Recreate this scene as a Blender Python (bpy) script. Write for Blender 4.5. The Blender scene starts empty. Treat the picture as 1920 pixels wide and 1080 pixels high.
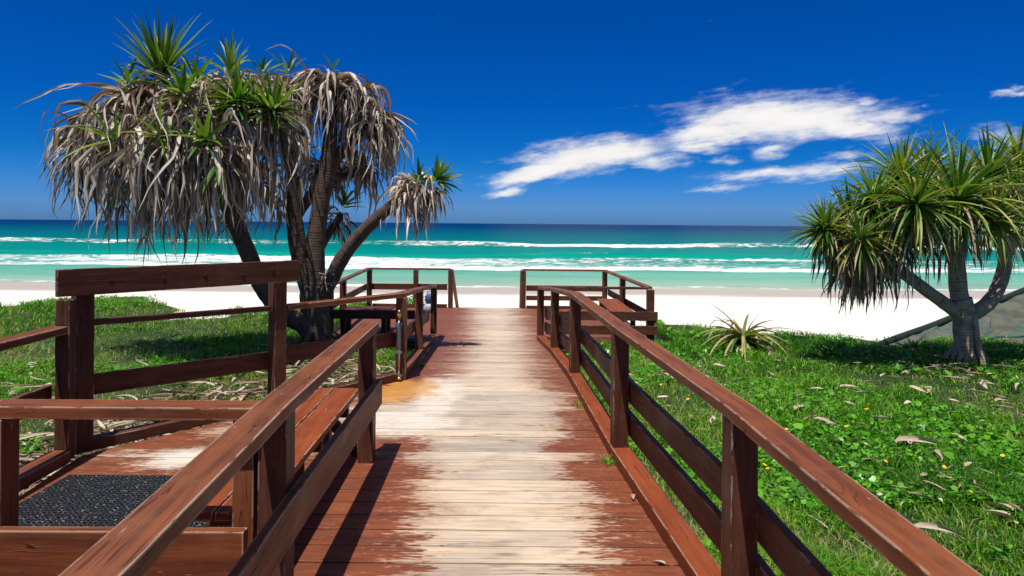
import bpy, math, random
import numpy as np
from mathutils import Vector, Matrix
R = math.radians
random.seed(7); rng = np.random.default_rng(7)
C = bpy.context.scene.collection
SC = bpy.context.scene
# ------------------------------------------------------------------ camera
CAMZ = 1.80; F = 1280.0; HY = 419.3; ROLL = R(0.5)
cam = bpy.data.cameras.new('camera'); co = bpy.data.objects.new('camera', cam); C.objects.link(co)
cam.lens = 24.0; cam.sensor_width = 36.0; cam.clip_start = 0.05; cam.clip_end = 40000
cam.shift_y = -(540 - HY) / 1920.0
co.matrix_world = Matrix.Translation((0, 0, CAMZ)) @ Matrix.Rotation(R(90), 4, 'X') @ Matrix.Rotation(ROLL, 4, 'Z')
cam.dof.use_dof = True; cam.dof.focus_distance = 9.0; cam.dof.aperture_fstop = 6.3
SC.camera = co
SC.view_settings.view_transform = 'Standard'; SC.view_settings.look = 'None'
SC.view_settings.exposure = 0.3; SC.view_settings.gamma = 1.0
SC.cycles.max_bounces = 6; SC.cycles.transparent_max_bounces = 8

def at(x, y, Y):                      # a pixel of the 1920x1080 photo -> point at depth Y
    dx, dy = x - 960, y - HY
    c, s = math.cos(ROLL), math.sin(ROLL)
    dx, dy = dx * c + dy * s, -dx * s + dy * c
    return Vector((dx * Y / F, Y, CAMZ - dy * Y / F))

# ------------------------------------------------------------------ node helper
class G:
    def __init__(s, nt): s.nt = nt; s.n = nt.nodes; s.l = nt.links
    def _set(s, sock, v):
        if v is None: return
        if isinstance(v, bpy.types.NodeSocket): s.l.new(v, sock)
        else:
            if isinstance(v, (tuple, list)) and len(v) == 3 and sock.type == 'RGBA': v = (*v, 1)
            sock.default_value = v
    def new(s, t, **k):
        n = s.n.new(t)
        for a, v in k.items(): setattr(n, a, v)
        return n
    def m(s, op, a, b=None, c=None, clamp=False):
        n = s.new('ShaderNodeMath', operation=op, use_clamp=clamp)
        for i, v in enumerate((a, b, c)): s._set(n.inputs[i], v)
        return n.outputs[0]
    def add(s, a, b): return s.m('ADD', a, b)
    def sub(s, a, b): return s.m('SUBTRACT', a, b)
    def mul(s, a, b): return s.m('MULTIPLY', a, b)
    def mx(s, a, b): return s.m('MAXIMUM', a, b)
    def mn(s, a, b): return s.m('MINIMUM', a, b)
    def sm(s, v, a, b, o0=0.0, o1=1.0, kind='SMOOTHSTEP'):
        n = s.new('ShaderNodeMapRange', interpolation_type=kind)
        for i, q in enumerate((v, a, b, o0, o1)): s._set(n.inputs[i], q)
        return n.outputs[0]
    def vec(s, x, y, z):
        n = s.new('ShaderNodeCombineXYZ')
        for i, q in enumerate((x, y, z)): s._set(n.inputs[i], q)
        return n.outputs[0]
    def sep(s, v):
        n = s.new('ShaderNodeSeparateXYZ'); s._set(n.inputs[0], v); return n.outputs
    def vm(s, v, sc):
        n = s.new('ShaderNodeVectorMath', operation='MULTIPLY'); s._set(n.inputs[0], v); s._set(n.inputs[1], sc); return n.outputs[0]
    def noise(s, v, scale=1.0, detail=3.0, rough=0.5, dist=0.0, color=False):
        n = s.new('ShaderNodeTexNoise'); s._set(n.inputs['Vector'], v)
        s._set(n.inputs['Scale'], scale); n.inputs['Detail'].default_value = detail
        n.inputs['Roughness'].default_value = rough; n.inputs['Distortion'].default_value = dist
        return n.outputs['Color' if color else 'Fac']
    def mix(s, f, a, b, mode='MIX'):
        n = s.new('ShaderNodeMix', data_type='RGBA', blend_type=mode)
        s._set(n.inputs[0], f); s._set(n.inputs[6], a); s._set(n.inputs[7], b); return n.outputs[2]
    def ramp(s, f, stops, mode='LINEAR'):
        n = s.new('ShaderNodeValToRGB'); cr = n.color_ramp; cr.interpolation = mode
        while len(cr.elements) < len(stops): cr.elements.new(0.5)
        for e, (p, c) in zip(cr.elements, stops): e.position = p; e.color = (*c, 1)
        s._set(n.inputs[0], f); return n.outputs[0]
    def curve(s, f, pts):             # piecewise-linear scalar function through a grey ramp (0..1 -> 0..1)
        return s.ramp(f, [(p, (v, v, v)) for p, v in pts])
    def attr(s, name, out='Vector'):
        n = s.new('ShaderNodeAttribute'); n.attribute_name = name; return n.outputs[out]
    def obj(s): return s.new('ShaderNodeTexCoord').outputs['Object']
    def bump(s, h, strength, dist, normal=None):
        n = s.new('ShaderNodeBump'); s._set(n.inputs['Height'], h); n.inputs['Strength'].default_value = strength
        n.inputs['Distance'].default_value = dist
        if normal is not None: s._set(n.inputs['Normal'], normal)
        return n.outputs[0]
def mat(name):
    m = bpy.data.materials.new(name); m.use_nodes = True
    nt = m.node_tree; b = nt.nodes['Principled BSDF']
    return m, G(nt), b
def setp(g, b, col=None, rough=None, nrm=None, metal=None, spec=None):
    for k, v in (('Base Color', col), ('Roughness', rough), ('Normal', nrm), ('Metallic', metal), ('Specular IOR Level', spec)):
        if v is not None: g._set(b.inputs[k], v)

# ------------------------------------------------------------------ world: sky with clouds at infinity
SUND = Vector((0.126, 0.32, -1.0)).normalized()
EL = math.asin(-SUND.z)
w = bpy.data.worlds.new('World'); SC.world = w; w.use_nodes = True
g = G(w.node_tree); bg = w.node_tree.nodes['Background']
sky = g.new('ShaderNodeTexSky', sky_type='NISHITA'); sky.sun_disc = False
sky.sun_elevation = EL; sky.sun_rotation = math.atan2(-SUND.x, -SUND.y)
sky.air_density = 1.0; sky.dust_density = 0.3; sky.ozone_density = 4.0; sky.altitude = 0
hs = g.new('ShaderNodeHueSaturation'); hs.inputs['Saturation'].default_value = 1.45; hs.inputs['Value'].default_value = 0.80
hs.inputs['Hue'].default_value = 0.50
g.l.new(sky.outputs[0], hs.inputs['Color'])
dirv = g.new('ShaderNodeTexCoord').outputs['Generated']
dx, dy, dz = g.sep(dirv)[:3]
# polarised, deep blue air: darker and more saturated away from the horizon
tint = g.ramp(dz, [(0.0, (0.17, 0.46, 1.36)), (0.023, (0.215, 0.50, 1.36)), (0.055, (0.11, 0.45, 1.20)), (0.09, (0.03, 0.41, 1.00)), (0.165, (0.012, 0.395, 0.93)),
                   (0.31, (0.01, 0.46, 0.90)), (1.0, (0.01, 0.46, 0.90))])
skyc = g.mix(1.0, hs.outputs[0], tint, 'MULTIPLY')
skyc = g.mix(g.sm(dz, 0.36, 0.75), skyc, g.mix(1.0, sky.outputs[0], (1.25, 0.92, 0.62), 'MULTIPLY'))
yy = g.mx(dy, 0.05)
u = g.m('DIVIDE', dx, yy); v = g.m('DIVIDE', dz, yy)
uvn = g.vec(g.mul(u, 1.0), g.add(g.mul(v, 2.8), g.mul(u, -.35)), 3.3)
wr = g.sep(g.noise(uvn, 5.0, 4.0, 0.6, color=True))
wf = g.sep(g.noise(uvn, 22.0, 4.0, 0.65, color=True))
uw = g.add(u, g.add(g.mul(g.sub(wr[0], 0.5), 0.085), g.mul(g.sub(wf[0], 0.5), 0.035)))
vw = g.add(v, g.add(g.mul(g.sub(wr[1], 0.5), 0.042), g.mul(g.sub(wf[1], 0.5), 0.018)))
ell = [(1475,222,185,34,.02,1.15),(1340,250,110,20,.12,1.0),(1590,238,110,20,-.10,1.0),(1665,220,60,16,.12,.72),(1436,284,44,14,.2,.62),
       (1310,275,60,11,0,.75),(1110,290,135,24,.10,1.1),(1010,318,90,17,.20,1.0),(945,355,34,8,.15,.8),(1225,300,80,13,.05,.72),(1180,278,90,10,.12,.6),(1200,266,60,8,.05,.5),
       (1470,324,150,15,.07,.70),(1350,352,75,8,.05,.62),(1560,316,60,10,.05,.55),(1585,292,50,9,0,.55),(1350,300,34,9,0,.6),(1622,186,22,8,0,.6),(1895,167,48,8,.1,.75),
       (1745,205,60,7,0,.28),(1880,258,70,18,0,.55),(1745,196,12,4,0,.35)]
dens = None
for ex, ey, rx, ry, tl, am in ell:
    p = at(ex, ey, 1.0); cu, cv = p.x, p.z - CAMZ
    a = g.sub(uw, cu); b = g.sub(g.sub(vw, cv), g.mul(a, tl))
    q = g.add(g.m('POWER', g.mul(a, F / (rx * 1.15)), 2.0), g.m('POWER', g.mul(b, F / (ry * 1.35)), 2.0))
    e = g.mul(g.m('EXPONENT', g.mul(q, -1.15)), am)
    dens = e if dens is None else g.mx(dens, e)
cn = g.noise(uvn, 30.0, 6.0, 0.62)
cn2 = g.noise(g.vec(g.mul(u, 0.8), g.add(g.mul(v, 5.0), g.mul(u, -.8)), 8.1), 9.0, 6.0, 0.62)
cd = g.add(dens, g.add(g.mul(g.sub(cn, 0.5), 0.60), g.mul(g.sub(cn2, 0.5), 0.95)))
alpha = g.mul(g.mul(g.sm(cd, 0.20, 0.85), 0.97), g.sm(dy, 0.1, 0.3))
ccol = g.ramp(g.add(g.sm(cd, 0.3, 1.2), g.mul(g.sub(g.noise(uvn, 14.0, 5.0, 0.6), 0.5), 0.9)), [(0.0, (6.2, 6.7, 7.7)), (0.6, (7.9, 7.8, 7.8)), (1.0, (8.9, 8.6, 8.4))])
g.l.new(g.mix(alpha, skyc, ccol), bg.inputs['Color'])
bg.inputs['Strength'].default_value = 0.09
# ------------------------------------------------------------------ sun
sl = bpy.data.lights.new('sun', 'SUN'); sl.energy = 4.3; sl.angle = R(0.53); sl.color = (1.0, 0.955, 0.88)
so = bpy.data.objects.new('sun', sl); C.objects.link(so); so.location = (-3, -8, 25)
so.rotation_mode = 'QUATERNION'; so.rotation_quaternion = SUND.to_track_quat('-Z', 'Y')

# ------------------------------------------------------------------ mesh helpers
class MB:                              # mesh builder with a 'gr' (grain) point attribute
    def __init__(s): s.v = []; s.f = []; s.a = []
    def poly(s, vs, fs, at_=None):
        o = len(s.v); s.v += [tuple(p) for p in vs]; s.f += [tuple(i + o for i in f) for f in fs]
        s.a += at_ if at_ is not None else [(p[0], p[1], p[2]) for p in vs]
    def sweep(s, pts, w, h, up=Vector((0, 0, 1))):   # mitred board along a polyline, pts on its top centre line
        pts = [Vector(p) for p in pts]; n = len(pts); r = random.random() * 20
        d = [(pts[i + 1] - pts[i]).normalized() for i in range(n - 1)]
        L = 0; vs = []; at_ = []
        for i in range(n):
            a = d[max(i - 1, 0)]; b = d[min(i, n - 2)]
            t = (a + b).normalized(); side = t.cross(up).normalized()
            k = 1.0 / max(0.4, side.dot(a.cross(up).normalized()))
            if i: L += (pts[i] - pts[i - 1]).length
            u2 = side.cross(t).normalized() if abs(t.z) > 0.3 else up
            for q, (sx, sz) in enumerate(((-1, 0), (1, 0), (1, -1), (-1, -1))):
                vs.append(pts[i] + side * (sx * w / 2 * k) + u2 * (sz * h))
                at_.append((L + r, sx * w / 2, sz * h + r))
        fs = [(0, 1, 2, 3), tuple(4 * (n - 1) + q for q in (3, 2, 1, 0))]
        for i in range(n - 1):
            for q in range(4):
                q2 = (q + 1) % 4
                fs.append((4 * i + q, 4 * i + 4 + q, 4 * i + 4 + q2, 4 * i + q2))
        s.poly(vs, fs, at_)
    def box(s, c, sx, sy, sz, rz=0.0, top=True):      # c = top centre (top=True) or base centre
        cz, sn = math.cos(rz), math.sin(rz); r = random.random() * 20
        z1 = c[2] if top else c[2] + sz; z0 = z1 - sz
        vs = []; at_ = []
        ax = max((sx, 0), (sy, 1), (sz, 2))[1]
        for z in (z0, z1):
            for a, b in ((-1, -1), (1, -1), (1, 1), (-1, 1)):
                x, y = a * sx / 2, b * sy / 2
                vs.append((c[0] + x * cz - y * sn, c[1] + x * sn + y * cz, z))
                l = (x, y, z); o = [k for k in range(3) if k != ax]
                at_.append((l[ax] + r, l[o[0]], l[o[1]] + r))
        s.poly(vs, [(3, 2, 1, 0), (4, 5, 6, 7), (0, 1, 5, 4), (1, 2, 6, 5), (2, 3, 7, 6), (3, 0, 4, 7)], at_)
    def tube(s, pts, rad, n=10, rough=0.0, cap=True, ring=0.0):
        pts = [Vector(p) for p in pts]; m = len(pts); vs = []; at_ = []; L = random.random() * 9
        ref = Vector((0.31, 1, 0.17)).normalized(); ph = random.random() * 6
        for i, p in enumerate(pts):
            t = (pts[min(i + 1, m - 1)] - pts[max(i - 1, 0)]).normalized()
            a = t.cross(ref)
            if a.length < .2: a = t.cross(Vector((1, 0, 0)))
            a.normalize(); b = t.cross(a).normalized()
            if i: L += (p - pts[i - 1]).length
            for k in range(n):
                th = 2 * math.pi * k / n
                r = rad[i] * (1 + rough * (math.sin(3 * th + L * 5 + ph) + math.sin(5 * th - L * 9)) * .5 + ring * random.uniform(-1, 1))
                vs.append(p + a * (math.cos(th) * r) + b * (math.sin(th) * r))
                at_.append((L, math.cos(th) * rad[i], math.sin(th) * rad[i]))
        fs = []
        for i in range(m - 1):
            for k in range(n):
                k2 = (k + 1) % n; fs.append((i * n + k, i * n + k2, i * n + n + k2, i * n + n + k))
        if cap: fs += [tuple(range(n - 1, -1, -1)), tuple((m - 1) * n + k for k in range(n))]
        s.poly(vs, fs, at_)
    def build(s, name, m, parent=None, smooth=False, bevel=0.0, origin=None):
        me = bpy.data.meshes.new(name)
        o = Vector(origin) if origin is not None else Vector((0, 0, 0))
        if parent is not None and origin is None: o = Vector(parent.location)
        me.from_pydata([tuple(Vector(p) - o) for p in s.v], [], s.f)
        at_ = me.attributes.new('gr', 'FLOAT_VECTOR', 'POINT'); at_.data.foreach_set('vector', np.array(s.a, dtype=np.float32).ravel())
        me.materials.append(m)
        if smooth: me.polygons.foreach_set('use_smooth', [True] * len(me.polygons))
        me.update()
        ob = bpy.data.objects.new(name, me); C.objects.link(ob)
        if parent is not None: ob.parent = parent
        else: ob.location = o
        if bevel:
            b = ob.modifiers.new('bevel', 'BEVEL'); b.width = bevel; b.segments = 2; b.limit_method = 'ANGLE'; b.angle_limit = R(40)
        return ob
def tag(o, label=None, cat=None, group=None, kind=None):
    for k, v in (('label', label), ('category', cat), ('group', group), ('kind', kind)):
        if v: o[k] = v
    return o
def thing(name, loc, label, cat, group=None):
    o = bpy.data.objects.new(name, None); C.objects.link(o); o.location = loc; o.empty_display_size = 0.2
    return tag(o, label, cat, group)
def fastmesh(name, V, faces_n, idx, m, attr=None, smooth=False):   # numpy mesh: V (n,3), faces_n loop totals, idx loop verts
    me = bpy.data.meshes.new(name)
    me.vertices.add(len(V)); me.vertices.foreach_set('co', V.astype(np.float32).ravel())
    me.loops.add(len(idx)); me.loops.foreach_set('vertex_index', idx.astype(np.int32))
    me.polygons.add(len(faces_n)); st = np.concatenate(([0], np.cumsum(faces_n)[:-1])).astype(np.int32)
    me.polygons.foreach_set('loop_start', st)
    if smooth: me.polygons.foreach_set('use_smooth', np.ones(len(faces_n), bool))
    me.update(calc_edges=True); me.validate()
    if attr is not None:
        a = me.attributes.new('gr', 'FLOAT_VECTOR', 'POINT'); a.data.foreach_set('vector', attr.astype(np.float32).ravel())
    me.materials.append(m)
    o = bpy.data.objects.new(name, me); C.objects.link(o); return o
_H = rng.random((257, 257))
def vnoise(x, y, s=1.0, o=0.0):
    x = np.asarray(x, float) * s + 100.3 + o; y = np.asarray(y, float) * s + 57.7 + o * 1.7
    xi = np.floor(x).astype(int); yi = np.floor(y).astype(int); fx = x - xi; fy = y - yi
    fx = fx * fx * (3 - 2 * fx); fy = fy * fy * (3 - 2 * fy)
    a = _H[xi % 257, yi % 257]; b = _H[(xi + 1) % 257, yi % 257]; c = _H[xi % 257, (yi + 1) % 257]; d = _H[(xi + 1) % 257, (yi + 1) % 257]
    return a * (1 - fx) * (1 - fy) + b * fx * (1 - fy) + c * (1 - fx) * fy + d * fx * fy

# ------------------------------------------------------------------ materials
def paint_mat(name, base, dark, chip=0.5, light=(0.66, 0.54, 0.42)):
    m, g, b = mat(name)
    gr = g.attr('gr')
    gx, gy, gz = g.sep(gr)[:3]
    st = g.noise(g.vec(g.mul(gx, 1.3), g.mul(gy, 22), g.mul(gz, 22)), 1.0, 4, 0.6)
    fine = g.noise(g.vec(g.mul(gx, 6), g.mul(gy, 110), g.mul(gz, 110)), 1.0, 3, 0.6)
    big = g.noise(gr, 1.7, 3, 0.6)
    col = g.mix(g.sm(st, 0.35, 0.68), base, dark)
    col = g.mix(g.mul(g.sm(big, 0.45, 0.75), 0.45), col, tuple(c * 1.35 for c in base))
    col = g.mix(g.mul(g.sm(fine, 0.5, 0.75), 0.4), col, tuple(c * 0.55 for c in dark))
    cr = g.m('ABSOLUTE', g.sub(g.noise(g.vec(g.mul(gx, 0.9), g.mul(gy, 13), g.mul(gz, 13)), 1.0, 2, 0.5, 0.6), 0.5))
    crack = g.mul(g.sm(cr, 0.0, 0.007, 1.0, 0.0), g.sm(g.noise(gr, 2.3, 2), 0.46, 0.56))
    # chips on edges: bevelled normal against true normal
    bv = g.new('ShaderNodeBevel', samples=4); bv.inputs['Radius'].default_value = 0.014
    geo = g.new('ShaderNodeNewGeometry')
    dt = g.new('ShaderNodeVectorMath', operation='DOT_PRODUCT'); g.l.new(bv.outputs[0], dt.inputs[0]); g.l.new(geo.outputs['True Normal'], dt.inputs[1])
    edge = g.sm(g.sub(1.0, dt.outputs['Value']), 0.01, 0.14)
    cn = g.noise(g.vec(g.mul(gx, 7), g.mul(gy, 30), g.mul(gz, 30)), 1.0, 4, 0.65)
    ch = g.mul(edge, g.sm(cn, 0.57 - 0.12 * chip, 0.61 - 0.12 * chip))
    sp = g.mul(g.sm(g.noise(g.vec(g.mul(gx, 9), g.mul(gy, 45), g.mul(gz, 45)), 1.0, 5, 0.7), 0.71 - 0.04 * chip, 0.74 - 0.04 * chip), g.sm(g.noise(gr, 3.1, 2), 0.42, 0.6))
    ch = g.mx(ch, g.mul(sp, 0.8))
    col = g.mix(g.mul(ch, 0.9), col, light)
    col = g.mix(g.mul(crack, 0.7), col, tuple(c * 0.2 for c in dark))
    col = g.mix(g.mul(g.sm(g.noise(gr, 4.5, 5, .65), 0.5, 0.68), 0.35), col, tuple(c * .9 + .035 for c in base))
    h = g.add(g.add(g.mul(fine, 0.35), g.mul(st, 0.6)), g.add(g.mul(crack, -2.2), g.mul(ch, -0.7)))
    setp(g, b, col, g.sm(big, 0.3, 0.7, 0.42, 0.62), g.bump(h, 0.8, 0.003), spec=0.09)
    return m
PAINT = paint_mat('brown_paint', (0.215, 0.066, 0.026), (0.120, 0.038, 0.018), 1.1)
PAINT_D = paint_mat('dark_brown_paint', (0.118, 0.043, 0.024), (0.068, 0.027, 0.017), 0.5)
PAINT_F = paint_mat('faded_brown_paint', (0.205, 0.068, 0.031), (0.105, 0.041, 0.025), 1.5)
SEAT = paint_mat('seat_paint', (0.255, 0.062, 0.022), (0.180, 0.044, 0.017), 1.2)

def deck_mat():
    m, g, b = mat('worn_deck_boards')
    P = g.obj(); X, Y, Z = g.sep(P)[:3]
    gr = g.attr('gr'); rnd = g.sep(gr)[2]
    rx = g.mul(rnd, 53.0)
    yn = g.m('DIVIDE', Y, 20.0)
    xc = g.sub(g.curve(yn, [(0.0, .52), (.17, .52), (.225, .46), (.30, .25), (.36, .30), (.5, .30), (.64, .26), (.9, .02)]), 0.5)
    hw = g.curve(yn, [(0.0, .60), (.17, .60), (.225, .56), (.265, .62), (.30, .80), (.345, .84), (.38, .55), (.5, .52), (.64, .52), (.9, .62)])
    a = g.noise(g.vec(g.add(g.mul(X, 2.0), rx), g.mul(Y, 5.0), rnd), 1.0, 4, 0.6)
    a2 = g.noise(g.vec(g.add(g.mul(X, 7.0), rx), g.mul(Y, 30.0), rnd), 1.0, 5, 0.68)
    a3 = g.noise(g.vec(rx, 1.3, rnd), 1.0, 0)
    d = g.sub(hw, g.m('ABSOLUTE', g.sub(X, xc)))
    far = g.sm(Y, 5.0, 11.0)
    a4 = g.noise(g.vec(g.add(g.mul(X, 12), rx), g.mul(Y, 70.0), rnd), 1.0, 3, 0.6)
    jag = g.add(g.mul(g.sub(a, 0.5), 0.85), g.add(g.mul(g.sub(a2, 0.5), g.sm(far, 0, 1, 0.75, 1.5)), g.add(g.mul(g.sub(a4, .5), .75), g.mul(g.sub(a3, 0.5), 0.5))))
    # extra worn places: gateway from the landing, and on the landing
    def el(cx, cy, rx_, ry_):
        q = g.add(g.m('POWER', g.mul(g.sub(X, cx), 1 / rx_), 2.0), g.m('POWER', g.mul(g.sub(Y, cy), 1 / ry_), 2.0))
        return g.sub(1.0, g.m('SQRT', q))
    wn = g.noise(P, 2.2, 4, 0.6)
    gate = g.mul(el(-1.15, 6.25, 0.75, 0.75), 0.5)
    land = g.mul(el(-2.35, 5.15, 0.62, 0.30), 0.35)
    land2 = g.mul(el(-2.1, 5.9, 0.5, 0.45), 0.35)
    d = g.mx(d, g.mx(gate, g.mx(land, land2)))
    worn = g.sm(g.add(d, jag), g.sm(far, 0, 1, -0.05, -0.40), g.sm(far, 0, 1, 0.14, 0.40))
    # speckles of lost paint in painted zones
    spk = g.mul(g.sm(g.noise(g.vec(g.add(g.mul(X, 9), rx), g.mul(Y, 45), rnd), 1.0, 5, 0.7), 0.60, 0.64), g.sm(g.add(d, g.mul(g.sub(wn, .5), 1.4)), -0.8, 0.15))
    worn = g.mx(worn, g.mul(spk, 0.8))
    grain = g.noise(g.vec(g.add(g.mul(X, 1.8), rx), g.mul(Y, 42), rnd), 1.0, 5, 0.65, 0.3)
    fine = g.noise(g.vec(g.add(g.mul(X, 9), rx), g.mul(Y, 190), rnd), 1.0, 3, 0.6)
    tone = g.add(g.mul(grain, 0.55), g.add(g.mul(a3, 0.28), g.mul(wn, 0.25)))
    wood = g.ramp(tone, [(0.30, (0.235, 0.16, 0.105)), (0.42, (0.40, 0.31, 0.235)), (0.55, (0.60, 0.485, 0.37)), (0.75, (0.71, 0.595, 0.465))])
    grey = g.ramp(tone, [(0.30, (0.20, 0.165, 0.135)), (0.45, (0.36, 0.305, 0.255)), (0.70, (0.55, 0.475, 0.39))])
    wood = g.mix(g.mul(g.sm(g.noise(g.vec(g.add(X, rx), g.mul(Y, 2.5), 0), 1.0, 3), 0.42, 0.62), 0.75), wood, grey)
    strk = g.noise(g.vec(g.add(g.mul(X, 1.3), rx), g.mul(Y, 60), rnd), 1.0, 5, 0.7)
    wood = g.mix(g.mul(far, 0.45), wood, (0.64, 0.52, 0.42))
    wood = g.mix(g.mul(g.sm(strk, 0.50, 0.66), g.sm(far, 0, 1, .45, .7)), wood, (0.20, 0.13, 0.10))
    cr = g.m('ABSOLUTE', g.sub(g.noise(g.vec(g.add(g.mul(X, 1.1), rx), g.mul(Y, 26), rnd), 1.0, 2, 0.5, 0.5), 0.5))
    wood = g.mix(1.0, wood, g.ramp(g.m('FRACT', g.mul(rnd, 17.3)), [(0.0, (.80, .82, .86)), (0.35, (.92, .93, .96)), (0.6, (1.0, .99, .99)), (1.0, (1.05, 1.0, .94))]), 'MULTIPLY')
    crack = g.mul(g.sm(cr, 0.0, 0.015, 1.0, 0.0), g.sm(g.noise(g.vec(g.add(X, rx), g.mul(Y, 4), 2), 1.6, 2), 0.5, 0.62))
    kn = g.new('ShaderNodeTexVoronoi'); g._set(kn.inputs['Vector'], g.vec(g.add(g.mul(X, 1.5), rx), g.mul(Y, 5.2), 0)); kn.inputs['Scale'].default_value = 1.0
    knot = g.mul(g.sm(g.add(kn.outputs['Distance'], g.mul(g.sub(grain, .5), .25)), 0.03, 0.16, 1.0, 0.0), g.sm(g.sep(kn.outputs['Color'])[0], 0.45, 0.5))
    wood = g.mix(g.mul(knot, 0.75), wood, (0.16, 0.09, 0.06))
    resid = g.mul(g.sm(g.add(g.mul(d, -1.0), g.add(g.mul(g.sub(a2, .5), 1.2), g.mul(g.sub(wn, .5), 1.0))), -0.38, 0.25), 0.6)
    wood = g.mix(resid, wood, (0.33, 0.16, 0.09))
    pn = g.noise(g.vec(g.add(g.mul(X, 2.2), rx), g.mul(Y, 14), rnd), 1.0, 4, 0.6)
    paint = g.mix(g.sm(pn, 0.35, 0.7), (0.235, 0.066, 0.027), (0.145, 0.043, 0.021))
    paint = g.mix(g.mul(g.sm(grain, 0.52, 0.68), 0.55), paint, (0.095, 0.034, 0.02))
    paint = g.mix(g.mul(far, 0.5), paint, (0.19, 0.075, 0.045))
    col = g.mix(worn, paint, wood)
    edgeline = g.mul(g.sm(g.m('ABSOLUTE', g.sub(g.add(d, jag), 0.03)), 0.0, 0.05, 1, 0), g.sm(a2, .5, .7))
    col = g.mix(g.mul(edgeline, 0.35), col, (0.12, 0.05, 0.03))
    col = g.mix(g.mul(crack, 0.75), col, (0.05, 0.03, 0.02))
    blot = g.noise(g.vec(g.add(g.mul(X, 2.6), g.mul(rx, .3)), g.mul(Y, 3.2), 4), 1.0, 5, 0.68)
    col = g.mix(g.mul(g.mul(g.sm(blot, 0.52, 0.70), worn), 0.55), col, (0.30, 0.23, 0.19))
    nl = None
    for xj in (-0.93, 0.72):
        for yj in (0.045, 0.145):
            q_ = g.add(g.m('POWER', g.sub(X, xj), 2.0), g.m('POWER', g.sub(g.sep(gr)[1], yj), 2.0)); e_ = g.sm(q_, 0.00004, 0.00010, 1, 0)
            nl = e_ if nl is None else g.mx(nl, e_)
    col = g.mix(g.mul(nl, 0.6), col, (0.03, 0.02, 0.018))
    # blown sand and the iron stain of the shower
    sn = g.noise(P, 3.5, 5, 0.65); sn2 = g.noise(P, 60, 3, 0.7)
    ar = g.mx(g.mul(el(-0.80, 7.15, 0.42, 1.3), 0.95), g.mx(g.mul(el(-0.95, 6.2, 0.62, 0.5), 1.0), g.mul(el(-2.45, 5.2, 0.45, 0.3), 0.85)))
    sand = g.mul(g.sm(g.add(ar, g.add(g.add(g.mul(g.sub(sn, .5), 1.3), g.mul(g.sub(grain, .5), .9)), g.mul(g.sub(sn2, .5), .7))), 0.15, 0.62), 0.8)
    rust = g.mul(g.sm(g.add(el(-1.12, 7.35, 0.46, 0.66), g.add(g.mul(g.sub(sn, .5), 1.9), g.mul(g.sub(grain, .5), 1.8))), 0.12, 0.42), 0.75)
    col = g.mix(sand, col, (0.66, 0.60, 0.54))
    col = g.mix(rust, col, g.mix(grain, (0.50, 0.19, 0.03), (0.62, 0.33, 0.08)))
    h = g.add(g.add(g.mul(grain, 0.8), g.mul(fine, 0.3)), g.add(g.mul(crack, -1.8), g.mul(worn, -0.35)))
    setp(g, b, col, g.sm(worn, 0, 1, 0.55, 0.8), g.bump(h, 0.7, 0.003), spec=0.3)
    return m
DECK = deck_mat()

def bark_mat(name, c1, c2):
    m, g, b = mat(name)
    gr = g.attr('gr'); gx, gy, gz = g.sep(gr)[:3]
    n1 = g.noise(g.vec(g.mul(gx, 30), g.mul(gy, 3), g.mul(gz, 3)), 1.0, 4, 0.6)
    n2 = g.noise(gr, 9, 5, 0.65)
    wv = g.new('ShaderNodeTexWave', wave_type='BANDS', bands_direction='X'); g._set(wv.inputs['Vector'], gr)
    wv.inputs['Scale'].default_value = 7.0; wv.inputs['Distortion'].default_value = 2.5; wv.inputs['Detail'].default_value = 3
    t = g.add(g.mul(n1, .38), g.add(g.mul(n2, .54), g.mul(wv.outputs['Fac'], .08)))
    col = g.ramp(t, [(0.3, c1), (0.62, c2), (0.8, tuple(min(1, c * 1.5) for c in c2))])
    setp(g, b, col, 0.85, g.bump(t, 0.9, 0.02), spec=0.15)
    return m
BARK = bark_mat('pandanus_bark', (0.035, 0.024, 0.018), (0.13, 0.092, 0.07))
BARK_R = bark_mat('pale_bark', (0.14, 0.085, 0.055), (0.55, 0.40, 0.29))

def leaf_mat(name, stops, trans, tcol, rough=0.5, spec=0.4):
    m, g, b = mat(name)
    gr = g.attr('gr'); r, t, e = g.sep(gr)[:3]          # r random per leaf, t along, e across
    n = g.noise(g.vec(g.mul(r, 40), g.mul(t, 3), g.mul(e, 5)), 1.0, 3, 0.6)
    col = g.ramp(g.add(g.mul(r, .8), g.add(g.mul(g.sub(n, .5), .35), g.mul(t, .12))), stops)
    st = g.noise(g.vec(g.mul(r, 91), g.mul(t, 2.0), g.mul(e, 26)), 1.0, 2, 0.5)
    col = g.mix(g.mul(g.sm(st, 0.45, 0.7), 0.35), col, tuple(c * 0.5 for c in stops[0][1]))
    setp(g, b, col, rough, g.bump(st, 0.4, 0.004), spec=spec)
    tr = g.new('ShaderNodeBsdfTranslucent'); g._set(tr.inputs['Color'], g.mix(1.0, col, tcol, 'MULTIPLY'))
    ms = g.new('ShaderNodeMixShader'); ms.inputs[0].default_value = trans
    g.l.new(b.outputs[0], ms.inputs[1]); g.l.new(tr.outputs[0], ms.inputs[2])
    g.l.new(ms.outputs[0], g.n['Material Output'].inputs[0])
    return m
DEAD = leaf_mat('dead_leaf', [(0.0, (0.085, 0.055, 0.036)), (0.22, (0.22, 0.155, 0.10)), (0.45, (0.46, 0.37, 0.28)), (0.8, (0.78, 0.70, 0.60))], 0.16, (1.0, 0.8, 0.6), 0.55)
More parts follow.
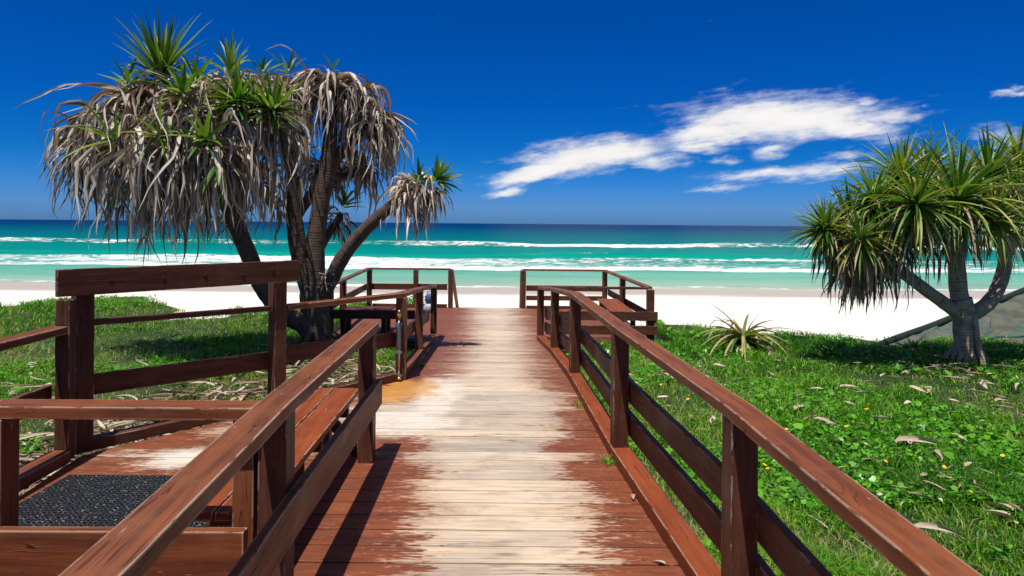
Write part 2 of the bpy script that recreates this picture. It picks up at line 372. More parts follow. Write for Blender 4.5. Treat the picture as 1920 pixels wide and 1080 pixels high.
GREEN = leaf_mat('green_leaf', [(0.0, (0.020, 0.075, 0.012)), (0.35, (0.07, 0.18, 0.018)), (0.62, (0.19, 0.31, 0.03)), (0.88, (0.42, 0.42, 0.10))], 0.28, (1.3, 1.5, 0.6), 0.38, 0.5)
BROWN = leaf_mat('brown_dead_leaf', [(0.0, (0.11, 0.06, 0.035)), (0.3, (0.28, 0.17, 0.10)), (0.6, (0.50, 0.35, 0.23)), (0.9, (0.66, 0.56, 0.44))], 0.15, (1.0, 0.8, 0.6), 0.55)
YELL = leaf_mat('yellowing_leaf', [(0.0, (0.10, 0.17, 0.03)), (0.4, (0.36, 0.30, 0.07)), (0.7, (0.50, 0.40, 0.20)), (0.95, (0.34, 0.25, 0.17))], 0.2, (1.2, 1.1, 0.6), 0.5)
GRASS = leaf_mat('grass_blade', [(0.0, (0.010, 0.060, 0.006)), (0.33, (0.05, 0.19, 0.011)), (0.58, (0.14, 0.38, 0.020)), (0.82, (0.34, 0.54, 0.045)), (0.93, (0.34, 0.31, 0.12)), (1.0, (0.45, 0.37, 0.22))], 0.4, (1.3, 1.6, 0.5), 0.5, 0.3)
COVER = leaf_mat('round_leaf', [(0.0, (0.03, 0.15, 0.010)), (0.5, (0.13, 0.40, 0.02)), (0.95, (0.32, 0.60, 0.06))], 0.3, (1.2, 1.5, 0.5), 0.35, 0.5)
def plain(name, col, rough=0.5, metal=0.0, bump=0.0, scale=40):
    m, g, b = mat(name)
    n = g.noise(g.obj(), scale, 4, 0.6)
    c = g.mix(g.sm(n, .35, .7), col, tuple(q * .72 for q in col))
    setp(g, b, c, rough, g.bump(n, 0.5, bump) if bump else None, metal)
    return m
YELLOW = plain('yellow_petal', (0.75, 0.52, 0.01), 0.6)
BRASS = plain('brass', (0.55, 0.36, 0.12), 0.35, 1.0)
STEEL = plain('dull_steel', (0.36, 0.39, 0.42), 0.38, 0.9)
GREYP = plain('grey_pipe', (0.12, 0.15, 0.18), 0.45, 0.2)
m_, g_, b_ = mat('black_rubber'); n_ = g_.noise(g_.obj(), 70, 4, .7)
setp(g_, b_, g_.mix(g_.sm(n_, .60, .66), (0.018, 0.020, 0.026), (0.45, 0.42, 0.38)), .55, g_.bump(n_, .5, .002)); RUBBER = m_
POLEM = plain('dark_green_pole', (0.006, 0.020, 0.017), 0.9)
BLUE = plain('blue_cloth', (0.05, 0.09, 0.26), 0.7, 0, 0.003, 20)
PALE = plain('pale_cloth', (0.50, 0.53, 0.62), 0.7, 0, 0.003, 20)

# ------------------------------------------------------------------ terrain
def crest(X):
    return np.interp(X, [-60, -20, -11.5, -9.4, -7.2, -5.0, -3.6, 0, 2.8, 3.4, 5.6, 8.4, 15, 60],
                     [17, 16, 15.2, 17.2, 14.7, 16.6, 18.6, 17.5, 15.0, 14.2, 12.6, 12.9, 14.5, 16])
def height(X, Y):
    X = np.asarray(X, float); Y = np.asarray(Y, float)
    yc = crest(X) + (vnoise(X, Y * 0, 0.9) - .5) * 0.9
    p = -0.34 + (vnoise(X, Y, 0.5) - .5) * 0.16 + (vnoise(X, Y, 2.1) - .5) * 0.05
    p = p + np.exp(-(((X + 9.4) / 3.0) ** 2 + ((Y - 17) / 3.0) ** 2)) * 0.20
    d = Y - yc
    t = np.clip(d / 9.0, 0, 1); s = t * t * (3 - 2 * t)
    z = p * (1 - s) + s * -2.15
    t2 = np.clip((Y - 22) / 31.0, 0, 1)
    z = z + np.where(Y > 22, -(t2 * 1.05), 0) * np.clip((Y - 22) / 6, 0, 1)
    z = z - np.clip(Y - 53, 0, 400) * 0.04
    z = z + (vnoise(X, Y, 0.8, 3) - .5) * 0.08 * np.clip(d / 3, 0, 1) * np.clip((48 - Y) / 10, 0, 1)
    under = (X > -3.7) & (X < 2.9) & (Y < 20); lim = np.interp(Y, [7.9, 12.8], [-0.26, -0.64])
    side = ((X > 1.15) | (X < -1.9)) & (Y < 12.2)
    lim = np.where(side, np.maximum(lim, -0.36), lim)
    return np.where(under & (z > lim), lim, z)
xs = np.unique(np.concatenate([np.linspace(-14, 14, 141), np.linspace(-90, 90, 91), np.array([-4000, -1500, -500, -200, 200, 500, 1500, 4000])]))
ys = np.unique(np.concatenate([np.linspace(-6, 24, 151), np.linspace(24, 60, 61), np.array([-300, -80, -20, 80, 120])]))
XX, YY = np.meshgrid(xs, ys); ZZ = height(XX, YY); ny, nx = XX.shape
ii = np.arange(ny * nx).reshape(ny, nx)
q = np.stack([ii[:-1, :-1], ii[:-1, 1:], ii[1:, 1:], ii[1:, :-1]], -1).reshape(-1, 4)
veg = np.clip((crest(XX) + (vnoise(XX, YY, 1.3) - .5) * 1.6 - YY) / 0.8 + .5, 0, 1)
m, g, b = mat('dune_and_beach')
P = g.obj(); X_, Y_, Z_ = g.sep(P)[:3]
vg = g.sep(g.attr('gr'))[0]
n1 = g.noise(g.vm(P, (.35, 1.2, 1)), 1.1, 6, 0.65); n2 = g.noise(P, 14, 5, 0.65); n3 = g.noise(P, 90, 3, 0.7)
sandc = g.ramp(g.add(g.mul(n1, .6), g.mul(n3, .4)), [(0.35, (0.70, 0.655, 0.59)), (0.6, (0.80, 0.76, 0.70))])
wet = g.sm(g.add(Z_, g.mul(g.sub(g.noise(g.vec(g.mul(X_, .06), g.mul(Y_, .3), 0), 1.0, 3), .5), 0.22)), -3.02, -2.86, 1.0, 0.0)
sandc = g.mix(g.mul(wet, 0.9), sandc, (0.50, 0.41, 0.33))
soil = g.ramp(g.add(g.mul(n1, .5), g.mul(n2, .5)), [(0.30, (0.012, 0.028, 0.008)), (0.5, (0.022, 0.05, 0.012)), (0.62, (0.09, 0.08, 0.035)), (0.75, (0.24, 0.18, 0.11))])
k = g.sm(g.add(vg, g.mul(g.sub(n2, .5), .8)), 0.35, 0.65)
setp(g, b, g.mix(k, sandc, soil), g.sm(wet, 0, 1, 0.9, 0.35), g.bump(g.add(g.mul(g.noise(P, 3.2, 3, .6), 1.2), g.add(g.mul(n2, .6), g.mul(n3, .3))), 0.5, 0.05), spec=0.3)
ground = fastmesh('ground', np.stack([XX, YY, ZZ], -1).reshape(-1, 3), np.full(len(q), 4), q.ravel(), m,
                  np.stack([veg.ravel(), veg.ravel() * 0, veg.ravel() * 0], -1), True)
tag(ground, kind='structure')
# ------------------------------------------------------------------ sea
SEA = -3.2
def sea_h(X, Y):
    wob = (vnoise(X, Y * 0, 0.03) - .5) * 9 + (vnoise(X, Y * 0, 0.11, 5) - .5) * 3.5
    z = np.zeros_like(X)
    for y0, wd, hh, sd in ((100, 3.0, 0.75, 1), (90, 2.5, 0.35, 2), (80, 2.5, 0.22, 3), (152, 4.5, 0.95, 4), (172, 6, 0.5, 6), (68, 2, 0.12, 5), (205, 8, .5, 7), (260, 9, .5, 8)):
        amp = 0.45 + 0.9 * vnoise(X, Y * 0, 0.05, sd * 7.3)
        dd = (Y - y0 - wob * (1 if y0 < 140 else 1.6)) / wd
        z = z + hh * amp * np.exp(-dd ** 2) * np.where(dd < 0, 1, 1)
    return z + (vnoise(X, Y, 0.35, 9) - .5) * 0.10 * np.clip((Y - 56) / 10, 0, 1)
xs2 = np.unique(np.concatenate([np.linspace(-140, 140, 281), np.linspace(-400, 400, 81), np.array([-20000, -6000, -2000, -800, 800, 2000, 6000, 20000])]))
ys2 = np.unique(np.concatenate([np.linspace(46, 66, 21), np.arange(66, 112, 0.6), np.arange(112, 180, 1.0), np.geomspace(180, 30000, 60)]))
XX, YY = np.meshgrid(xs2, ys2); ny, nx = XX.shape
ZZ = SEA + sea_h(XX, YY) * np.clip((420 - np.abs(XX)) / 100, 0, 1)
ii = np.arange(ny * nx).reshape(ny, nx)
q = np.stack([ii[:-1, :-1], ii[:-1, 1:], ii[1:, 1:], ii[1:, :-1]], -1).reshape(-1, 4)
m, g, b = mat('sea_water')
P = g.obj(); X_, Y_, Z_ = g.sep(P)[:3]
wob = g.add(g.mul(g.sub(g.noise(g.vec(g.mul(X_, .03), 0, 0), 1.0, 2), .5), 9.0), g.mul(g.sub(g.noise(g.vec(g.mul(X_, .12), g.mul(Y_, .12), 4), 1.0, 3), .5), 5.0))
wc = g.sep(g.attr('gr'))
Yw = g.add(wc[0], g.mul(g.sub(g.noise(g.vec(g.mul(X_, .25), g.mul(Y_, .25), 1), 1.0, 4), .5), 3.0))
inv = g.m('DIVIDE', 6.4, g.mx(Y_, 30.0))                     # distance offshore, near shore=.12 -> horizon=0
pat = g.noise(g.vec(g.mul(X_, .02), g.mul(Y_, .10), 7), 1.0, 4, 0.6)
wcol = g.ramp(g.add(g.mul(inv, 8.0), g.mul(g.sub(pat, .5), 0.07)), [(0.0, (0.0, 0.014, 0.07)), (0.06, (0.0, 0.03, 0.09)), (0.10, (0.0, 0.062, 0.10)), (0.20, (0.0, 0.12, 0.13)), (0.32, (0.0, 0.17, 0.145)),
      (0.50, (0.0, 0.255, 0.195)), (0.60, (0.02, 0.32, 0.235)), (0.72, (0.11, 0.38, 0.27)), (0.86, (0.22, 0.42, 0.30)), (0.96, (0.42, 0.46, 0.34))])
def band(y0, y1, s0, s1, thr, amt):   # foam between two distances; thr pushes it apart into patches
    e = g.mul(g.sm(Yw, y0 - s0, y0 + s0), g.sm(Yw, y1 - s1, y1 + s1, 1.0, 0.0))
    n = g.noise(g.vec(g.mul(X_, .34), g.mul(Y_, .55), y0), 1.0, 9, 0.80, 1.2)
    n2_ = g.noise(g.vec(g.mul(X_, .022), g.mul(Y_, .05), y0 + 9), 1.0, 2, 0.5)
    return g.mul(g.sm(g.add(g.add(g.mul(e, 1.0), g.mul(g.sub(n, .5), 2.8)), g.mul(g.sub(n2_, .5), 1.5)), thr, thr + 0.4), amt)
foam = band(72, 96, 2.0, 1.0, 0.84, 0.85)
foam = g.mx(foam, band(73.5, 78.5, 1.2, 1.5, 0.62, 0.95))
foam = g.mx(foam, band(105, 110, 1.5, 1.5, 1.35, 0.9))
foam = g.mx(foam, band(112, 130, 4.0, 4.0, 1.62, 0.5))
foam = g.mx(foam, band(58, 66, 3.0, 3.0, 1.60, 0.35))
foam = g.mx(foam, band(90.5, 97, 1.6, 1.2, 0.66, 1.0))
foam = g.mx(foam, band(145.5, 154, 2.4, 1.0, 0.80, 1.0))
foam = g.mx(foam, band(156, 166, 3, 3, 1.02, 0.7))
foam = g.mx(foam, band(98.5, 104.5, 1.0, 1.0, 1.25, 1.0))
foam = g.mx(foam, band(66.5, 68, 0.8, 0.8, 1.05, 0.6))
foam = g.mx(foam, band(53.0, 55.6, 1.2, 1.0, 0.80, 0.9))
bp = g.noise(g.vec(g.mul(X_, .5), g.mul(Y_, 1.1), 0), 1.0, 6, 0.65)
bq = g.noise(g.vec(g.mul(X_, .035), g.mul(Y_, .22), 5), 1.0, 6, 0.7, .5)
wcol = g.mix(g.mul(g.sm(bq, 0.45, 0.62), 0.45), wcol, g.mix(1.0, wcol, (0.6, 0.62, 0.72), 'MULTIPLY'))
wcol = g.mix(g.mul(g.sm(bp, 0.5, 0.75), 0.35), wcol, g.mix(1.0, wcol, (0.6, 0.75, 0.8), 'MULTIPLY'))
col = g.mix(foam, wcol, (0.80, 0.82, 0.82))
setp(g, b, col, g.sm(foam, 0, 1, 0.32, 0.9), g.bump(g.add(bp, g.mul(foam, 0.8)), 0.6, 0.25), spec=0.015)
wobn = (vnoise(XX, YY * 0, 0.03) - .5) * 9 + (vnoise(XX, YY * 0, 0.11, 5) - .5) * 3.5
wa = YY - wobn * np.clip(1 + (YY - 100) / 90, 0.35, 1.6)
sea = fastmesh('sea', np.stack([XX, YY, ZZ], -1).reshape(-1, 3), np.full(len(q), 4), q.ravel(), m,
               np.stack([wa.ravel(), wa.ravel() * 0, wa.ravel() * 0], -1), True)
tag(sea, kind='structure')

# ------------------------------------------------------------------ deck
LND = [(-4, -3.15), (3.3, -3.15), (4.3, -3.17), (5.24, -3.28), (7.85, -1.22), (12.62, -1.48)]
RGT = [(-4, 0.99), (3.03, 0.99), (5.29, 0.84), (7.9, 0.735), (10.57, 0.67), (12.62, 0.545)]
def dz_(Y): return float(np.interp(Y, [7.9, 12.8], [0, -0.37]))
def edges(Y):
    if Y > 12.62: return -3.52, 2.62
    return float(np.interp(Y, [p[0] for p in LND], [p[1] for p in LND])), float(np.interp(Y, [p[0] for p in RGT], [p[1] for p in RGT]) + 0.08)
def planks(y0, y1, name):
    mb = MB(); y = y0
    while y < y1 - 0.05:
        pw = random.choice((0.195, 0.19, 0.20)) ; a, c = y + 0.005, min(y + pw, y1) - random.choice((.005, .006, .009))
        (l0, r0), (l1, r1) = edges(a), edges(c)
        if a < 12.62 < c: l1, r1 = l0, r0
        z0, z1 = dz_(a), dz_(c); rn = random.random(); jz = random.uniform(-.0015, .0015); th = 0.04
        vs = []; at_ = []
        for zz in (-th, 0):
            for (x, yy_, z) in ((l0, a, z0), (r0, a, z0), (r1, c, z1), (l1, c, z1)):
                vs.append((x, yy_, z + zz + jz)); at_.append((x, yy_ - y, rn))
        mb.poly(vs, [(3, 2, 1, 0), (4, 5, 6, 7), (0, 1, 5, 4), (1, 2, 6, 5), (2, 3, 7, 6), (3, 0, 4, 7)], at_)
        y += pw
    return mb.build(name, DECK, bevel=0.003)
tag(planks(-3.0, 12.62, 'boardwalk'), kind='structure')
tag(planks(12.62, 17.6, 'platform_floor'), kind='structure')
# framing below the deck
fr = MB()
for (x, ya, yb) in ((-0.95, -3, 17.3), (0.0, -3, 17.3), (-3.0, -3, 5.0), (-2.0, -3, 6.2), (-3.3, 12.8, 17.4), (2.4, 12.8, 17.4), (1.2, 12.8, 17.4)):
    pts = [(x, y, dz_(y) - 0.045) for y in (ya, min(7.9, yb), min(12.8, yb), yb) if True]
    pts = [p for i, p in enumerate(pts) if i == 0 or p[1] > pts[i - 1][1] + .01]
    fr.sweep(pts, 0.05, 0.14)
tag(fr.build('deck_joists', PAINT_D), kind='structure')

# ------------------------------------------------------------------ railing helpers
def post(parent, x, y, ztop, zbot, s=0.115, rz=0.0, m=None, name='post', sy=None):
    mb = MB(); mb.box((x, y, ztop), s, sy or s, ztop - zbot, rz)
    return mb.build(name, m or PAINT_D, parent, bevel=0.004)
def board(parent, pts, w, h, name='rail_board', m=None):
    mb = MB(); mb.sweep(pts, w, h); return mb.build(name, m or PAINT_D, parent, bevel=0.004)
RT = 1.0                                # top of handrails above deck (level part)
# right long railing
PR = [(1.045, 0.75, 0), (1.02, 3.03, 0), (0.845, 5.29, 0), (0.74, 7.9, 0), (0.675, 10.57, 0), (0.545, 12.72, 0)]
tops = [RT, RT, RT + .02, RT + .01, RT - .19, RT - .36]
t = thing('railing', (1.0, 3.03, 0), 'long brown timber railing with two lower boards down the right side of the boardwalk', 'railing')
board(t, [(1.05, -1.5, RT)] + [(p[0], p[1], z) for p, z in zip(PR[1:], tops[1:])], 0.125, 0.052, 'handrail', PAINT)
for (x, y, _), z in zip(PR, tops):
    post(t, x, y, z - 0.0535, dz_(y) + 0.092, 0.12, R(3))
kp = [(1.045, -1.5, .09), (1.015, 3.03, .09), (0.85, 5.29, .09), (0.745, 7.9, .09), (0.68, 10.57, dz_(10.57) + .09), (0.555, 12.72, dz_(12.72) + .09)]
board(t, kp, 0.15, 0.086, 'kerb_board', SEAT)
for dzz in (0.59, 0.335):
    board(t, [(x + 0.085, y, z + dzz - 0.09) for x, y, z in kp], 0.042, 0.165, 'rail_board', PAINT_D)
# near left railing
t = thing('railing', (-1.05, 3.05, 0), 'worn weathered brown timber railing behind the bench, running towards the camera on the left', 'railing')
board(t, [(-0.90, 0.2, RT + .0), (-0.945, 1.54, RT), (-1.035, 3.0, RT + .01), (-1.085, 5.24, RT + .035)], 0.14, 0.058, 'handrail', PAINT_F)
post(t, -1.085, 5.16, RT - .025, 0.002, 0.115, 0, PAINT_D); post(t, -1.045, 3.06, RT - .052, 0.002, 0.125, 0, PAINT_D); post(t, -0.94, 0.9, RT - .06, 0.002, 0.12, 0, PAINT_D)
board(t, [(-0.86, 0.6, 0.60), (-0.955, 2.9, 0.605), (-1.0, 5.20, 0.61)], 0.045, 0.19, 'rail_board', PAINT_F)
# cross railing left of it
t = thing('railing', (-2.2, 2.98, 0), 'brown cross railing of two boards meeting the near left handrail before the mat', 'railing')
board(t, [(-1.115, 3.0, RT - .004), (-3.4, 2.97, RT)], 0.13, 0.055, 'handrail', PAINT)
board(t, [(-1.12, 2.90, 0.49), (-3.4, 2.88, 0.49)], 0.05, 0.20, 'rail_board', PAINT)
post(t, -1.178, 3.06, RT - .062, 0.10, 0.095, 0, PAINT); post(t, -2.235, 2.975, RT - .06, 0.002, 0.115, 0, PAINT); post(t, -3.3, 2.975, RT - .06, 0.002, 0.115, 0, PAINT)
# left landing side railing
t = thing('railing', (-3.35, 4.2, 0), 'short brown railing along the outer left edge of the landing with the mat', 'railing')
board(t, [(-3.30, 3.08, RT), (-3.35, 5.06, RT + .01)], 0.13, 0.055, 'handrail', PAINT)
board(t, [(-3.24, 3.06, 0.09), (-3.33, 5.06, 0.09)], 0.15, 0.086, 'kerb_board', PAINT)
board(t, [(-3.42, 3.06, 0.56), (-3.46, 5.12, 0.56)], 0.042, 0.17, 'rail_board', PAINT_D)
# diagonal railing with tall back board
p1 = Vector((-3.38, 5.26, 0)); p2 = Vector((-2.26, 6.60, 0)); pA = Vector((-1.26, 7.85, 0))
dd = (pA - p1).normalized(); ang = math.atan2(dd.y, dd.x); nn = Vector((dd.y, -dd.x, 0))
t = thing('railing', (p1.x, p1.y, 0), 'brown diagonal railing with wide bolted top board on two tall posts behind the landing', 'railing')
post(t, p1.x + dd.x * .07, p1.y + dd.y * .07, 1.395, 0.0, 0.125, ang, PAINT_D); post(t, p1.x + .035, p1.y - .135, 1.20, 0.0, 0.10, R(8), PAINT_D)
post(t, p2.x, p2.y, 1.395, 0.0, 0.125, ang, PAINT_D)
bb = board(t, [p1 - dd * .14 + nn * .092 + Vector((0, 0, 1.428)), p2 + dd * .17 + nn * .092 + Vector((0, 0, 1.424))], 0.045, 0.205, 'back_board', PAINT_D)
BOLT = plain('bolt', (0.02, 0.015, 0.013), 0.6)
for f in (0.13, 0.36, 0.56, 0.76, 0.93):
    c = p1 + (p2 - p1) * f + nn * .113 + Vector((0, 0, 1.335 + random.uniform(-.03, .02)))
    mb = MB(); mb.tube([c, c + nn * .006], [.016, .014], 10); mb.build('bolt', BOLT, bb, origin=t.location)
board(t, [p1 + dd * .09 + Vector((0, 0, RT + .02)), p2 - dd * .08 + Vector((0, 0, RT - .01))], 0.08, 0.045, 'handrail', PAINT_D)
board(t, [p2 + dd * .08 + Vector((0, 0, RT - .01)), pA + Vector((-.02, -.02, RT - .005)), Vector((-1.37, 10.2, RT - .165)), Vector((-1.46, 12.86, RT - .36))], 0.115, 0.05, 'handrail', PAINT)
for s_, e_ in ((p1 + dd * .05, p2 - dd * .02), (p2 + dd * .05, pA - dd * .02)):
    board(t, [s_ - nn * .085 + Vector((0, 0, .575)), e_ - nn * .085 + Vector((0, 0, .535))], 0.042, 0.165, 'rail_board', PAINT_D)
    board(t, [s_ + dd * .04 + Vector((0, 0, .09)), e_ - dd * .06 + Vector((0, 0, .09))], 0.12, 0.086, 'kerb_board', PAINT_D)
post(t, pA.x, pA.y, RT - .056, 0.0, 0.12, R(4), PAINT_D)
post(t, -1.375, 10.2, RT - .217, dz_(10.2) + .09, 0.11, 0, PAINT_D); post(t, -1.45, 12.78, RT - .412, dz_(12.7) + .09, 0.11, 0, PAINT_D)
board(t, [(-1.275, 7.93, .09), (-1.375, 10.2, dz_(10.2) + .09), (-1.455, 12.6, dz_(12.6) + .09)], 0.13, 0.086, 'kerb_board', PAINT_F)
board(t, [(-1.355, 7.95, .52), (-1.455, 10.2, dz_(10.2) + .52), (-1.53, 12.6, dz_(12.6) + .52)], 0.042, 0.17, 'rail_board', PAINT_D)
# far platforms: D = platform deck level
D = -0.37
XR0, XR1, XL0, XL1, YB, YF = 0.29, 2.55, -1.56, -3.50, 17.5, 12.72
t = thing('railing', (XR1, YB, D), 'brown railing round the right-hand lookout platform, facing the surf', 'railing')
board(t, [(XR0, YB, D + 1.01), (XR1 - .16, YB, D + 1.01), (XR1 + .04, YF + .09, D + 1.01)], 0.11, 0.045, 'handrail', PAINT)
board(t, [(XR1 - .02, YF, D + 1.012), (0.63, YF, D + 1.005)], 0.09, 0.045, 'handrail', PAINT_D)
for x, y in ((XR0 + .02, YB), (XR1 - .16, YB), (XR1 - .06, 15.3)): post(t, x, y, D + .963, D + .001, 0.12)
post(t, XR1 + .04, YF, D + .962, -0.75, 0.13)
for z, h in ((0.585, .145), (0.32, .12)): board(t, [(XR0 + .09, YB + .08, D + z), (XR1 - .1, YB + .08, D + z)], 0.04, h)
board(t, [(XR0 + .09, YB, D + .07), (XR1 - .24, YB, D + .07)], 0.10, 0.066, 'kerb_board')
board(t, [(XR1 - .055, YB + .08, D + .50), (XR1 + .125, YF - .05, D + .50)], 0.04, .15)
for z in (0.56, 0.30): board(t, [(0.64, YF - .085, D + z), (XR1 + .16, YF - .085, D + z)], 0.045, .165)
board(t, [(0.64, YF - .03, D + .03), (XR1 + .08, YF - .07, D + .03)], 0.05, .10, 'kerb_board')
board(t, [(0.66, YF - .03, D - .12), (XR1 - .1, YF - .03, D - .12)], 0.05, .07, 'bearer', PAINT_F)
t = thing('railing', (XL1, YB, D), 'brown railing round the left-hand lookout platform, partly hidden by the tree', 'railing')
board(t, [(XL0, YB, D + 1.01), (XL1 - .16, YB, D + 1.01), (XL1 + .12, YF + .09, D + 1.01)], 0.11, 0.045, 'handrail', PAINT)
for x, y in ((XL0, YB), (XL1 + 1.05, YB), (XL1 - .14, YB), (XL1, 14.2)): post(t, x, y, D + .963, D + .001, 0.12)
post(t, XL1 + .12, YF, D + .962, -0.75, 0.12)
board(t, [(XL0 - .09, YB + .08, D + .60), (XL1 - .2, YB + .08, D + .60)], 0.04, .155)
board(t, [(XL0 - .09, YB, D + .09), (XL1 - .05, YB, D + .09)], 0.10, 0.086, 'kerb_board')
board(t, [(XL1 - .21, YB - .1, D + .60), (XL1 - .02, YF + .1, D + .60)], 0.04, .15)
board(t, [(-1.6, YF - .085, D + .55), (XL1 - .1, YF - .085, D + .55)], 0.045, .165)
board(t, [(-1.55, YF - .03, D + .03), (XL1 + .1, YF - .07, D + .03)], 0.05, .12, 'kerb_board')
# platform bench right, left
def plat_bench(x0, x1, y0, y1, label, m):
    t = thing('bench', ((x0 + x1) / 2, (y0 + y1) / 2, D), label, 'bench', 'benches on the lookout platforms')
    mb = MB(); n = 3; w_ = (x1 - x0) / n
    for i in range(n): mb.box((x0 + w_ * (i + .5), (y0 + y1) / 2, D + .455), w_ - .012, y1 - y0, .04)
    mb.build('seat', m, t, bevel=.004)
    for y in (y0 + .3, y1 - .3):
        for x in (x0 + .07, x1 - .07): post(t, x, y, D + .413, D + .001, .09, name='leg')
        mb = MB(); mb.box(((x0 + x1) / 2, y + .07, D + .413), x1 - x0 - .05, .04, .10); mb.build('bearer', PAINT_D, t)
plat_bench(1.98, 2.44, 13.0, 15.8, 'slatted brown bench against the side rail of the right-hand platform', SEAT)
plat_bench(-3.33, -2.4, 12.95, 14.0, 'dark shaded wide bench behind the tree trunk on the left-hand platform', PAINT_D)
# stairs to the beach
t = thing('stairs', (-.6, 17.6, D), 'timber beach stairs going down from the far end of the boardwalk', 'stairs')
for i in range(8):
    mb = MB(); mb.box((-.63, 17.78 + i * .29, D - .17 - i * .18), 1.72, .28, .045); mb.build('step', PAINT_F, t, bevel=.004)
for x, nm in ((XL0 + .02, 'l'), (XR0 - .02, 'r')):
    mb = MB(); mb.sweep([(x, 17.62, D - .05), (x, 19.9, D - 1.48)], .05, .22); mb.build('stringer', PAINT_D, t)
    mb = MB(); mb.sweep([(x, 17.60, D + .99), (x, 19.75, D - .37)], .09, .05); mb.build('handrail', PAINT_F, t, bevel=.004)
    post(t, x, 19.6, D - .34, D - 1.9, .10, m=PAINT_F)

# ------------------------------------------------------------------ near bench on the landing
t = thing('bench', (-1.35, 4.3, 0), 'long reddish brown timber bench on the landing, backing onto the near left railing', 'bench')
mb = MB()
for xa, xb, xe in ((-1.49, -1.375, 0), (-1.365, -1.165, 0)):
    mb.sweep([((xa + xb) / 2 - .0, 3.16, .452), ((xa + xb) / 2 - .065, 5.55, .452)], xb - xa, .042)
mb.build('seat', SEAT, t, bevel=.004)
for y in (3.4, 4.5, 5.3):
    mb = MB(); mb.box((-1.35 - (y - 3.2) * .027, y, .408), .30, .045, .12); mb.build('bearer', PAINT_D, t)
    post(t, -1.40 - (y - 3.2) * .027, y + .08, .408, .002, .09, name='leg')
mb = MB(); a = Vector((-1.37, 5.25, .33)); c = Vector((-1.12, 5.25, .02)); mb.sweep([a, c], .045, .08); mb.build('brace', PAINT_D, t)
# ------------------------------------------------------------------ mat
mb = MB(); x0, x1, y0, y1 = -3.07, -1.62, 3.22, 4.76
nx_, ny_ = 44, 46; bw = 0.011
cx = np.linspace(x0, x1, nx_ + 1); cy = np.linspace(y0, y1, ny_ + 1)
zig = .010
for i in range(nx_ + 1):
    pts = []
    for j in range(ny_ + 1): pts.append((cx[i] + (zig if j % 2 else -zig) * (0 < i < nx_), cy[j], .021))
    mb.sweep(pts, bw, .017)
for j in range(ny_ + 1):
    pts = []
    for i in range(nx_ + 1): pts.append((cx[i], cy[j] + (zig if i % 2 else -zig) * (0 < j < ny_), .0222))
    mb.sweep(pts, bw, .0172)
o = mb.build('rubber_mat', RUBBER, None, origin=((x0 + x1) / 2, y0 + .7, 0))
tag(o, 'black perforated rubber doormat lying on the brown landing boards', 'mat')
# ------------------------------------------------------------------ foot shower on post A
px_ = pA.x - .01; py_ = pA.y - .10
t = thing('tap', (px_, py_, 0), 'slim grey metal foot shower pipe with brass tap on the front of the post', 'tap')
mb = MB(); mb.tube([(px_, py_, .02), (px_, py_, .70)], [.014, .014], 12); mb.build('pipe', STEEL, t, True)
mb = MB(); mb.tube([(px_, py_, .36), (px_, py_, .38), (px_, py_, .60), (px_, py_, .66), (px_, py_, .67)], [.018, .024, .026, .034, .02], 14); mb.build('sleeve', GREYP, t, True)
mb = MB(); mb.tube([(px_, py_, .70), (px_, py_, .74), (px_, py_, .745), (px_, py_, .79), (px_, py_, .81)], [.017, .017, .024, .024, .012], 12)
mb.tube([(px_, py_, .76), (px_, py_ - .07, .765), (px_, py_ - .085, .74)], [.011, .011, .012], 8); mb.build('tap_head', BRASS, t, True)
for z in (.33, .06):
    mb = MB(); mb.box((px_, py_ + .01, z + .012), .07, .05, .022); mb.tube([(px_, py_, z - .02), (px_, py_, z + .03)], [.022, .022], 12); mb.build('clamp', STEEL, t)
mb = MB(); mb.tube([(px_ - .03, py_ - .02, .035), (px_ + .035, py_ - .03, .035)], [.016, .02], 10); mb.build('outlet', BRASS, t, True)
# ------------------------------------------------------------------ things left on the left platform
def blob(name, c, rx, ry, rz_, m, parent, lump=.12, sq=.75):
    mb = MB(); nu, nv = 16, 10; vs = []; fs = []
    for j in range(nv + 1):
        ph = math.pi * j / nv - math.pi / 2
        for i in range(nu):
            th = 2 * math.pi * i / nu; r = 1 + lump * math.sin(3 * th + j) * math.cos(ph) * .5
            e = lambda v: math.copysign(abs(v) ** sq, v)
            vs.append((c[0] + rx * r * e(math.cos(ph)) * e(math.cos(th)), c[1] + ry * r * e(math.cos(ph)) * e(math.sin(th)), c[2] + rz_ * e(math.sin(ph))))
    for j in range(nv):
        for i in range(nu):
            i2 = (i + 1) % nu; fs.append((j * nu + i, j * nu + i2, (j + 1) * nu + i2, (j + 1) * nu + i))
    mb.poly(vs, fs); return mb.build(name, m, parent, True)
c = at(806, 574, 16.6)
t = thing('beach_bag', (c.x, 16.6, D), 'blue and white beach bag standing on the left platform near the boardwalk', 'bag')
blob('lower_bag', (c.x, 16.6, D + .11), .15, .12, .11, PALE, t); blob('upper_bag', (c.x - .01, 16.6, D + .33), .11, .10, .12, BLUE, t)
mb = MB(); mb.tube([(c.x - .07, 16.6, D + .42), (c.x - .05, 16.58, D + .50), (c.x + .03, 16.58, D + .50), (c.x + .06, 16.6, D + .42)], [.012] * 4, 8); mb.build('strap', BLUE, t, True)

